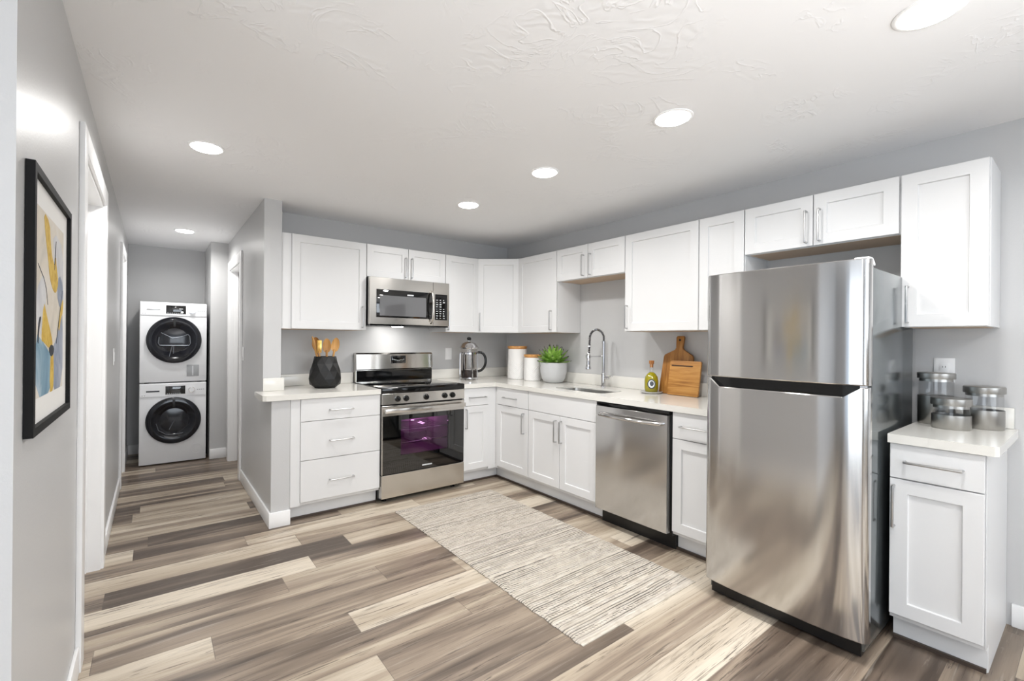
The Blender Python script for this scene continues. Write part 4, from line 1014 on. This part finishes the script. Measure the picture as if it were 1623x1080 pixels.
# oil bottle on its dish
bx, by = -0.150, -1.948
t = tag(MB().lathe([(0, CT), (0.066, CT), (0.078, CT+0.006), (0.080, CT+0.013), (0.074, CT+0.011), (0, CT+0.009)], bx, by, 40).build('spoon_rest_dish', 'dish'), 'small round gray dish under the oil bottle', 'dish')
ob = CT+0.0100
t = thing('oil_bottle', (bx, by, ob), 'corked bottle of yellow-green olive oil standing on the gray dish', 'bottle')
MB().lathe([(0, ob), (0.042, ob), (0.047, ob+0.006), (0.050, ob+0.03), (0.050, ob+0.085), (0.044, ob+0.115), (0.030, ob+0.136), (0.016, ob+0.148), (0, ob+0.150)], bx, by, 40).build('oil', 'oil', t)
MB().lathe([(0.0165, ob+0.147), (0.0155, ob+0.16), (0.0150, ob+0.205), (0.0165, ob+0.207), (0.0165, ob+0.212)], bx, by, 24).build('bottle_neck', 'glass', t)
MB().lathe([(0, ob+0.185), (0.012, ob+0.185), (0.013, ob+0.212), (0.018, ob+0.2125), (0.019, ob+0.236), (0, ob+0.238)], bx, by, 20).build('cork', 'cork', t)
bd_ = Vector((-0.86, -0.51, 0)).normalized(); FO = Face((bx, by, ob), Vector((0.51, -0.86, 0)), bd_)
lb = MB(); 
FO.disc(lb, 0.003, 0.062, 0.044, 0.0515, 0.029, 28, 0, 0.036); FO.disc(lb, 0.003, 0.062, 0.0515, 0.0519, 0.022, 28, 1, 0.028); FO.disc(lb, 0.005, 0.065, 0.0519, 0.0523, 0.014, 24, 0, 0.018)
lb.build('bottle_label', ['blackgloss', 'icon'], t)

# cutting boards (leaning on the wall)
def lean(x_bot, x_top, h, zb):
    return lambda z: x_bot+(x_top-x_bot)*(z-zb)/h
zb = CT+0.0015
fn = lean(-0.075, -0.0335, 0.435, zb)
yl, yr = -1.972, -2.225
prof = [(yl+0.006, zb), (yl, zb+0.01), (yl-0.026, zb+0.275), (yl-0.034, zb+0.292), (-2.086, zb+0.330), (-2.094, zb+0.345), (-2.092, zb+0.422), (-2.100, zb+0.432), (-2.146, zb+0.432), (-2.154, zb+0.422), (-2.146, zb+0.345), (-2.154, zb+0.330), (-2.222, zb+0.290), (-2.230, zb+0.275), (-2.242, zb+0.01), (-2.236, zb)]
t = thing('cutting_board', (-0.07, -2.1, zb), 'tall paddle-shaped wooden cutting board leaning at the back against the wall', 'cutting board', 'wooden cutting boards')
mb = MB(); mb.prism(prof, lambda a, b, d: Vector((fn(b)-d, a, b)), 0.0, 0.020, bev=0.003); mb.build('board', 'woodv', t)
MB().tube([Vector((fn(zb+0.402)-0.018, -2.122, zb+0.402)), Vector((fn(zb+0.402)-0.0206, -2.122, zb+0.402))], 0.009, 18).build('hanging_hole', 'black', t)
f2 = lean(-0.118, -0.0935, 0.255, zb)
t = thing('cutting_board', (-0.11, -2.2, zb), 'small square wooden cutting board with a slot leaning in front of the larger one', 'cutting board', 'wooden cutting boards')
ya, yb_, h2 = -2.068, -2.312, 0.250
mb = MB(); mb.prism([(ya-0.006, zb), (ya, zb+0.006), (ya-0.012, zb+h2-0.006), (ya-0.018, zb+h2), (yb_+0.004, zb+h2), (yb_-0.004, zb+h2-0.008), (yb_+0.008, zb+0.006), (yb_+0.014, zb)], lambda a, b, d: Vector((f2(b)-d, a, b)), 0.0, 0.018, bev=0.003); mb.build('board', 'woodh', t)
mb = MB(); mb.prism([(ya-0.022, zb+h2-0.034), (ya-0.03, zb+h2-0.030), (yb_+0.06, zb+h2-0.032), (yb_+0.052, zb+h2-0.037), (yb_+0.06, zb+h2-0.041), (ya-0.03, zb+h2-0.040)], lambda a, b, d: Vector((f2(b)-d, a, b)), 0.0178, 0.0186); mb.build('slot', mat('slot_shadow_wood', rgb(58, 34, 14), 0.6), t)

# steel-and-glass canisters on the right counter
def jar(label, x, y, zs, zg, zl, r=0.066):
    """zs top of steel, zg top of glass, zl top of lid"""
    t = thing('steel_canister', (x, y, CT), label, 'canister', 'steel and glass canisters')
    MB().lathe([(0, CT), (r-0.002, CT), (r, CT+0.003), (r, zs), (r-0.003, zs), (r-0.003, CT+0.006), (0, CT+0.006)], x, y, 48).build('steel_base', 'steeljar', t)
    MB().lathe([(r-0.004, CT+0.01), (r-0.004, zg-0.001)], x, y, 48).build('glass_wall', 'glass', t)
    MB().lathe([(r-0.006, zg-0.012), (r-0.006, zg+0.0005), (r+0.002, zg+0.001), (r+0.003, zg+0.004), (r+0.003, zl-0.003), (r, zl), (0, zl)], x, y, 48).build('lid', 'steeljar', t)
jar('tallest steel and glass canister standing nearest the refrigerator', -0.112, -3.496, 1.046, 1.128, 1.158)
jar('shortest steel and glass canister standing at the front of the three', -0.235, -3.566, 0.974, 1.016, 1.050)
jar('middle-height steel and glass canister at the right end of the counter', -0.098, -3.654, 0.996, 1.072, 1.104)
